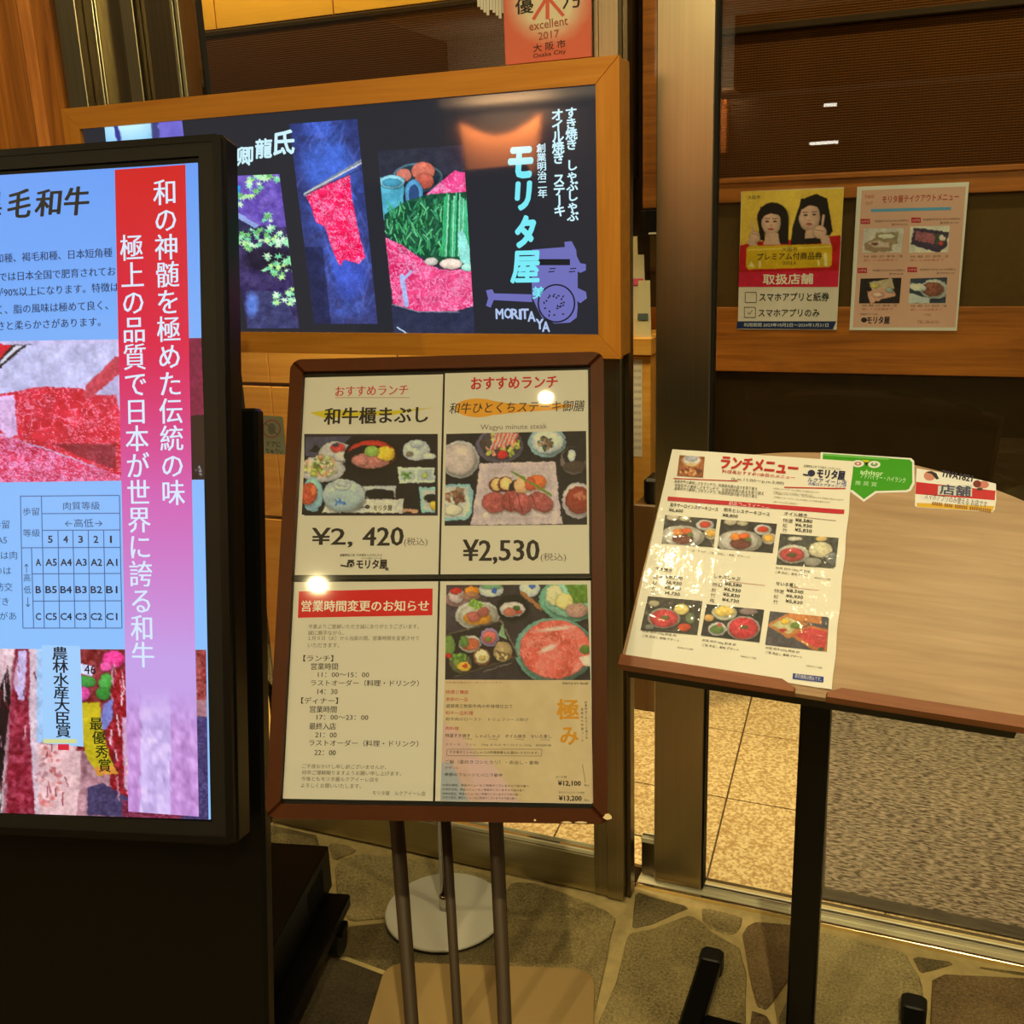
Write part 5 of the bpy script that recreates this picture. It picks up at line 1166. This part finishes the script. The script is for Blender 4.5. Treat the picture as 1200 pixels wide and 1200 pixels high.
# ================================================================== posters on the interior partition
WPn = Plane((-.5, YP-.0165, 1.5), (1, 0, 0), (0, 0, -1))
def wposter(name, label, cat, px, ink, white):
    L_ = [WPn.L(*p_) for p_ in px]; a0 = (L_[0][0]+L_[3][0])/2; a1 = (L_[1][0]+L_[2][0])/2; b0 = (L_[0][1]+L_[1][1])/2; b1 = (L_[2][1]+L_[3][1])/2
    e = empty(name, WPn.W((a0+a1)/2, b1, 0), label, cat); G().box(fr(WPn), a0, a1, b0, b1, -.002, 0).ob('paper', ink.mat(white), e); return e
PI1 = Ink('poster_ink', (212, 188, 138), rough=.5)
w1 = wposter('voucher_poster', 'yellow and red voucher poster with two women, left of the pink poster', 'poster', [(870, 224), (990.5, 219.5), (979, 386.5), (863, 386)], PI1, (214, 190, 140))
p = Pic(WPn, [(77, 98), (557, 82), (528, 545), (62, 545)], 150, 150, (850, 200, 4), .0004, warp=.9)
SK = (206, 158, 112); HR = (24, 16, 12)
p.all((226, 178, 54), 4, 60).p([(62, 350), (150, 330), (330, 320), (540, 300), (560, 560), (55, 560)], (176, 14, 16), 14, 30)
p.e(226, 220, 74, 72, HR).p([(154, 230), (178, 190), (190, 330), (166, 320)], HR).p([(262, 190), (300, 220), (300, 340), (250, 340)], HR).e(218, 240, 46, 62, SK, nz=5).p([(168, 168), (268, 166), (268, 214), (250, 204), (214, 198), (186, 210), (172, 230)], HR)
p.p([(196, 290), (250, 290), (262, 345), (180, 345)], SK, 4)
p.p([(345, 180), (370, 130), (430, 108), (480, 130), (492, 200), (505, 280), (470, 330), (430, 340), (310, 345), (320, 260)], HR).e(398, 215, 50, 68, SK, nz=5).p([(342, 200), (360, 130), (440, 126), (456, 190), (440, 168), (400, 160), (362, 180), (352, 210)], HR).p([(380, 280), (420, 270), (440, 310), (376, 316)], SK, 4)
for x, y in ((200, 236), (236, 236), (380, 206), (420, 204)): p.e(x, y, 9, 4, (50, 30, 22)).ln(x-11, y-13, x+11, y-14, 3, (70, 44, 30))
for x, y in ((217, 272), (396, 248)): p.e(x, y, 14, 5, (160, 60, 54)).e(x, y-18, 6, 3, (176, 120, 84))
p.ln(126, 240, 134, 300, 11, SK).e(140, 310, 26, 30, SK, nz=6).ln(118, 330, 140, 350, 30, SK).ln(128, 292, 156, 300, 4, (160, 110, 76))
p.ln(463, 208, 456, 270, 11, SK).e(446, 285, 32, 32, SK, nz=6).p([(446, 300), (486, 300), (500, 350), (456, 350)], SK, 5).ln(424, 274, 462, 282, 4, (160, 110, 76))
p.p([(100, 360), (112, 350), (490, 340), (502, 352), (500, 440), (490, 450), (110, 462), (98, 450)], (206, 158, 20), 12, 40).p([(106, 366), (496, 350), (494, 356), (106, 372)], (226, 190, 70))
p.p([(110, 450), (125, 420), (140, 450)], (226, 206, 120)).ln(165, 425, 165, 450, 10, (226, 206, 120)).ln(470, 390, 474, 440, 14, (226, 206, 120)).ln(440, 420, 440, 442, 8, (226, 206, 120))
p.p([(55, 474), (535, 466), (535, 560), (55, 560)], (196, 26, 44), 4, 60).speck(4).done(w1, PI1)
q = Print(WPn, PI1, .0006).zoom(850, 200, 4)
q.text('大阪市', 105, 116, 164, 134, (60, 50, 30)); q.text('大阪市', 264, 358, 338, 380, (60, 40, 10)); q.text('プレミアム付商品券', 148, 384, 452, 418, (66, 44, 8), .015, 2); q.text('2023', 268, 426, 330, 440, (60, 40, 10))
q.text('取扱店舗', 176, 484, 410, 532, (226, 206, 170), .025, 2)
q.text('スマホアプリと紙券', 158, 572, 484, 612, (46, 44, 36), .015); q.text('スマホアプリのみ', 154, 648, 440, 684, (46, 44, 36), .015)
for x, y in ((119, 594), (115, 664)):
    for a, b, c, d in ((-26, -24, 26, -24), (26, -24, 26, 24), (26, 24, -26, 24), (-26, 24, -26, -24)): q.line(x+a, y+b, x+c, y+d, 3, (90, 80, 56))
q.text('✓', 104, 652, 128, 676, (120, 110, 80)); q.poly([(56, 706), (520, 706), (504, 744), (52, 740)], (28, 42, 66), 1); q.text('利用期間 2023年10月2日～2024年1月31日', 84, 714, 480, 732, (200, 190, 150), .01, 3); q.done(w1)
PI2 = Ink('poster_ink_b', (212, 180, 136), rough=.5)
w2_ = wposter('takeout_poster', 'pink takeout menu poster with four food photos, right of the voucher poster', 'poster', [(1005, 219), (1137, 213), (1120, 387.5), (995, 387)], PI2, (216, 190, 150))
q = Print(WPn, PI2, .0004).zoom(850, 200, 4)
q.poly([(640, 92), (1128, 74), (1078, 734), (598, 734)], (206, 146, 106), 0)
q.text('モリタ屋テイクアウトメニュー', 734, 112, 1092, 146, (166, 40, 26), .012, 2); q.text('TAKE', 652, 114, 698, 130, (176, 60, 40)); q.text('OUT', 658, 146, 692, 160, (176, 60, 40)); q.poly([(682, 180), (1058, 170), (1058, 184), (682, 194)], (90, 140, 150), 2)
for x, y in ((656, 238), (894, 232), (642, 468), (876, 464)): q.rect(x-22, y-12, x+22, y+12, (176, 26, 30), 2); q.text('お弁当', x-17, y-6, x+17, y+6, (214, 170, 140), 0, 4)
for x0, x1, y in ((700, 860, 236), (926, 1100, 228), (690, 840, 468), (910, 1080, 464)): q.text('特選和牛弁当 ¥3,240(税込)', x0, y-6, x1, y+6, (70, 40, 30)); q.text('要予約 ¥2,160', x0+80, y+11, x1-6, y+21, (70, 40, 30))
for x0, x1, y in ((648, 830, 402), (866, 1044, 402), (640, 804, 632), (868, 1036, 634)): q.text('牛肉・野菜・玉子・香の物・ご飯', x0, y-6, x1, y+6, (80, 50, 34)); q.text('詳しくは店員まで', x0, y+12, x1-20, y+22, (170, 60, 40))
q.text('モリタ屋', 664, 684, 770, 718, (40, 30, 30), .03); q.ell(650, 700, 14, 12, (40, 30, 30)); q.text('創業明治二年 すき焼き', 632, 668, 716, 678, (60, 40, 30)); q.text('TEL 06-6151', 900, 702, 1000, 716, (120, 60, 40)); q.text('ご予約', 924, 670, 964, 682, (150, 60, 40)); q.done(w2_)
def ppic(quad, fn):
    p = Pic(WPn, quad, 56, 38, (850, 200, 4), .0007); fn(p); p.speck(6).done(w2_, PI2)
ppic([(648, 272), (838, 268), (826, 384), (642, 386)], lambda p: p.all((196, 172, 136), 6, 30).p([(706, 290), (812, 288), (806, 342), (770, 350), (700, 330)], (150, 120, 76), 10).e(756, 308, 40, 12, (206, 186, 140), nz=10).p([(654, 340), (700, 318), (776, 330), (784, 376), (700, 384), (650, 372)], (150, 110, 74), 8).p([(668, 340), (704, 326), (766, 336), (768, 358), (700, 362)], (196, 160, 120), 20, 8).e(700, 344, 16, 8, (110, 60, 46)))
ppic([(866, 262), (1052, 258), (1044, 382), (860, 386)], lambda p: p.all((214, 190, 150), 4, 30).p([(884, 266), (1050, 288), (1036, 356), (1000, 384), (870, 346)], (60, 44, 56), 6).p([(894, 282), (980, 294), (982, 344), (886, 326)], (150, 80, 76), 16, 8).p([(984, 296), (1036, 302), (1030, 344), (990, 350)], (60, 70, 40), 14, 8).e(1016, 316, 16, 14, (206, 170, 140)).e(1010, 340, 12, 10, (180, 60, 50)))
ppic([(634, 506), (826, 502), (816, 622), (626, 622)], lambda p: p.all((34, 24, 22), 6, 20).p([(674, 524), (780, 504), (796, 552), (690, 568)], (196, 160, 110), 12, 8).p([(664, 566), (780, 544), (800, 584), (680, 622)], (206, 140, 100), 10, 8).e(700, 540, 20, 10, (206, 170, 80)).e(770, 560, 16, 12, (150, 150, 120), nz=14).e(716, 582, 24, 10, (226, 170, 130)))
ppic([(868, 506), (1040, 500), (1032, 620), (858, 622)], lambda p: p.all((50, 56, 60), 8, 20).e(980, 556, 66, 46, (196, 180, 150)).e(974, 556, 50, 34, (130, 70, 46), nz=26, k=8).e(900, 546, 44, 18, (206, 190, 160), .2).p([(858, 570), (960, 600), (960, 622), (858, 622)], (190, 180, 160), 6))

# ================================================================== small things on and behind the window
XP = Plane((-.787, 1.925, 1.8), (1, 0, 0), (0, 0, -1))
pq = [(589, -70), (693, -76), (693, 66.5), (592, 76.5)]
L_ = [XP.L(*p_) for p_ in pq]; a0, a1 = L_[3][0], L_[2][0]; b1 = XP.L(640, 71.5)[1]; b0 = XP.L(640, -72)[1]
pl = empty('award_plaque', XP.W((a0+a1)/2, b1, 0), 'salmon red 2017 excellence award plaque above the lit sign', 'plaque')
PLI = Ink('plaque_ink', (225, 205, 165), rough=.3)
G().box(fr(XP), a0, a1, b0, b1, -.008, 0, .001).ob('plate', PLI.mat((196, 92, 62)), pl)
p = Pic(XP, [(590, -70), (693, -75), (692.5, 66), (592.5, 76)], 60, 80, h=.0004).all((196, 92, 60), 4, 30)
p.e(642, 0, 40, 42, (206, 180, 130), soft=14).done(pl, PLI, 'tinted_ground')
q = Print(XP, PLI, .0006).zoom(540, 0, 3.75); RT = (196, 84, 56)
q.line(381, -40, 381, 84, 17, RT); q.line(378, -10, 318, 86, 15, RT); q.line(384, -10, 452, 70, 15, RT); q.line(330, -14, 434, -20, 14, RT)
q.text('優', 240, -8, 318, 60, (40, 34, 26), (.02, .01), 2); q.text('乃', 448, -26, 522, 36, (40, 34, 26), (.02, .01), 2)
q.text('excellent', 300, 84, 470, 122, (150, 70, 40), .008, 2, rot=-.04); q.text('2017', 340, 136, 432, 170, (150, 70, 40), .008, 2, rot=-.04); q.text('大 阪 市', 318, 184, 460, 220, (70, 34, 22), .012, 2, rot=-.05); q.text('Osaka City', 318, 226, 462, 250, (70, 34, 22), .008, 2, rot=-.05); q.done(pl)
# caution sticker
CP = Plane((-1.4, 1.9565, 1.0), (1, 0, 0), (0, 0, -1)); CI = Ink('sticker', (214, 198, 156), rough=.4)
L_ = [CP.L(*p_) for p_ in ((307, 487), (331, 488), (335, 533), (311, 533))]
cs = empty('caution_sticker', CP.W(L_[3][0]+.02, L_[3][1]), 'small grey-green door caution sticker on the window beside the menu board', 'sticker')
G().prism(CP, rrect(L_[0][0]-.006, L_[2][0]+.001, L_[0][1], L_[2][1], .006), -.0012, 0).ob('film', CI.mat((140, 134, 92)), cs)
q = Print(CP, CI, .0002).zoom(240, 390, 4.8); q.ring(376, 540, 52, 7, (150, 80, 50)); q.line(338, 506, 412, 576, 7, (120, 90, 60)); q.ell(376, 540, 22, 32, (110, 104, 76), 0); q.text('ドアに', 350, 612, 426, 642, (70, 66, 50), .015); q.text('ちゅうい', 344, 652, 440, 680, (70, 66, 50), .02); q.done(cs)
# white brush strokes at the top of the glass
BSP = Plane((-.85, 1.9565, 1.9), (1, 0, 0), (0, 0, -1)); WI = Ink('white_film', (255, 255, 255), rough=.4)
L_ = BSP.L(578, 0); wd = empty('window_lettering', BSP.W(L_[0], L_[1]+.02), 'white brushed lettering at the top of the window glass beside the plaque', 'decal')
q = Print(BSP, WI, .0002)
for k in range(9): q.line(560+k*3.6, -60, 561+k*3.6, 8+((k*5) % 4)*2.4+k*.9, 3.2, (235, 235, 225), 0)
q.text('肉', 552, -60, 590, -8, (235, 235, 225), .04, 1); q.done(wd, 'brush_strokes')

# reception corner seen through the gap beside the door stile
Yr = 3.0
def xr(px, y=Yr): return float(on_y(px, 400, y)[0])
def zr_(py, px=755, y=Yr): return float(on_y(px, py, y)[2])
cab = empty('reception_cabinet', (-.95, 3.1, 0), 'narrow yellow wood cabinet seen between the window post and the door stile', 'cabinet')
G().box(WORLD, -1.12, -.790, Yr+.004, YP-.02, .03, zr_(418), .002).ob('body', M_['panel'], cab)
G().box(WORLD, -1.13, -.784, Yr-.012, YP-.02, zr_(416), zr_(396), .002).ob('worktop', M_['panel'], cab)
G().box(WORLD, -1.11, -.80, Yr+.02, YP-.03, 0, .03).ob('plinth', M_['dark'], cab)
cal = Ink('list_paper', (200, 180, 130)); 
RPn = Plane((-.9, Yr+.0035, 1), (1, 0, 0), (0, 0, -1))
a0 = RPn.L(738, 470)[0]; a1 = RPn.L(752.5, 470)[0]
ls = empty('paper_list', RPn.W(a1, RPn.L(745, 535)[1]), 'white printed list taped to the yellow cabinet front', 'paper')
G().box(fr(RPn), a0-.06, a1, RPn.L(745, 421)[1], RPn.L(745, 535)[1], -.0006, .0006).ob('paper', M_['paper'], ls)
q = Print(RPn, cal, .0008)
for k in range(13): q.text('予約 12:30 2名', 736, 424+k*8.2, 751, 428+k*8.2, (110, 100, 80))
q.done(ls)
T0 = zr_(396)
for i, (x0, x1, h_, c_, lean) in enumerate(((728, 750, 278, (222, 206, 156), .012), (738, 757, 300, (206, 196, 160), .02), (745, 763, 330, (196, 188, 150), .03))):
    a, b = xr(x0), xr(x1); z1_ = zr_(h_)
    e = empty('brochure', ((a+b)/2, Yr+.02+.02*i, T0), ['tall cream brochure leaning furthest left in the reception corner', 'cream brochure with a pink band in the reception corner', 'lowest cream brochure nearest the door stile in the reception corner'][i], 'brochure')
    yb = Yr+.16-.07*i; a, b = xr(x0, yb), xr(x1, yb)
    G().hull([(a, yb, T0), (b, yb, T0), (a, yb+.004, T0), (b, yb+.004, T0), (a, yb+lean, z1_), (b-.012, yb+lean, z1_), (a, yb+lean+.004, z1_), (b-.012, yb+lean+.004, z1_)]).ob('cover', plain('brochure_%d' % i, c_, .5), e)
    zc = T0+(z1_-T0)*(.62 if i == 1 else .3); yc = yb+lean*(.62 if i == 1 else .3)-.0015
    G().hull([(a+.004, yc, zc), (b-.012, yc, zc), (a+.004, yc+.002, zc+.02), (b-.012, yc+.002, zc+.02), (a+.004, yc-.0015, zc+.001), (b-.012, yc-.0015, zc+.001)]).ob('printed_band', plain('band_%d' % i, [(120, 130, 110), (200, 70, 110), (70, 84, 90)][i], .5), e)
zb0, zb1 = zr_(277), zr_(246)
mon = empty('wall_speaker', (-.80, 3.16, zb0), 'small black box on the wall over the brochures beside the door stile', 'speaker')
G().box(WORLD, xr(742), xr(769), 3.08, YP-.02, zb0, zb1, .003).ob('body', M_['black'], mon)
G().box(WORLD, xr(752), xr(762), 3.076, 3.082, zb0+.004, zb0+.009).ob('indicator', plain('pale_light', (220, 220, 210), .4), mon)
wc = bpy.data.objects.new('trim_2', None); COL.objects.link(wc); wc.location = (-.8, YP, 1.5); ORG['trim_2'] = np.array([-.8, YP, 1.5]); tag(wc, kind='structure')
G().box(WORLD, xr(755, 3.2), xr(772, 3.2), 3.18, YP-.012, zb1+.005, CEIL, .002).ob('wood_upright', M_['beam'], wc)
bin_ = empty('umbrella_bin', (-.80, 2.95, 0), 'dark brown bin with black lid beside the yellow cabinet', 'bin')
G().box(WORLD, xr(746, 2.9), xr(790, 2.9), 2.86, 2.97, 0, zr_(592, 757, 2.86), .004).ob('body', plain('dark_brown_bin', (92, 62, 26), .5), bin_)
G().box(WORLD, xr(757, 2.9), xr(790, 2.9), 2.87, 2.96, zr_(592, 757, 2.86)+.0005, zr_(562, 757, 2.86), .008).ob('lid', M_['black'], bin_)
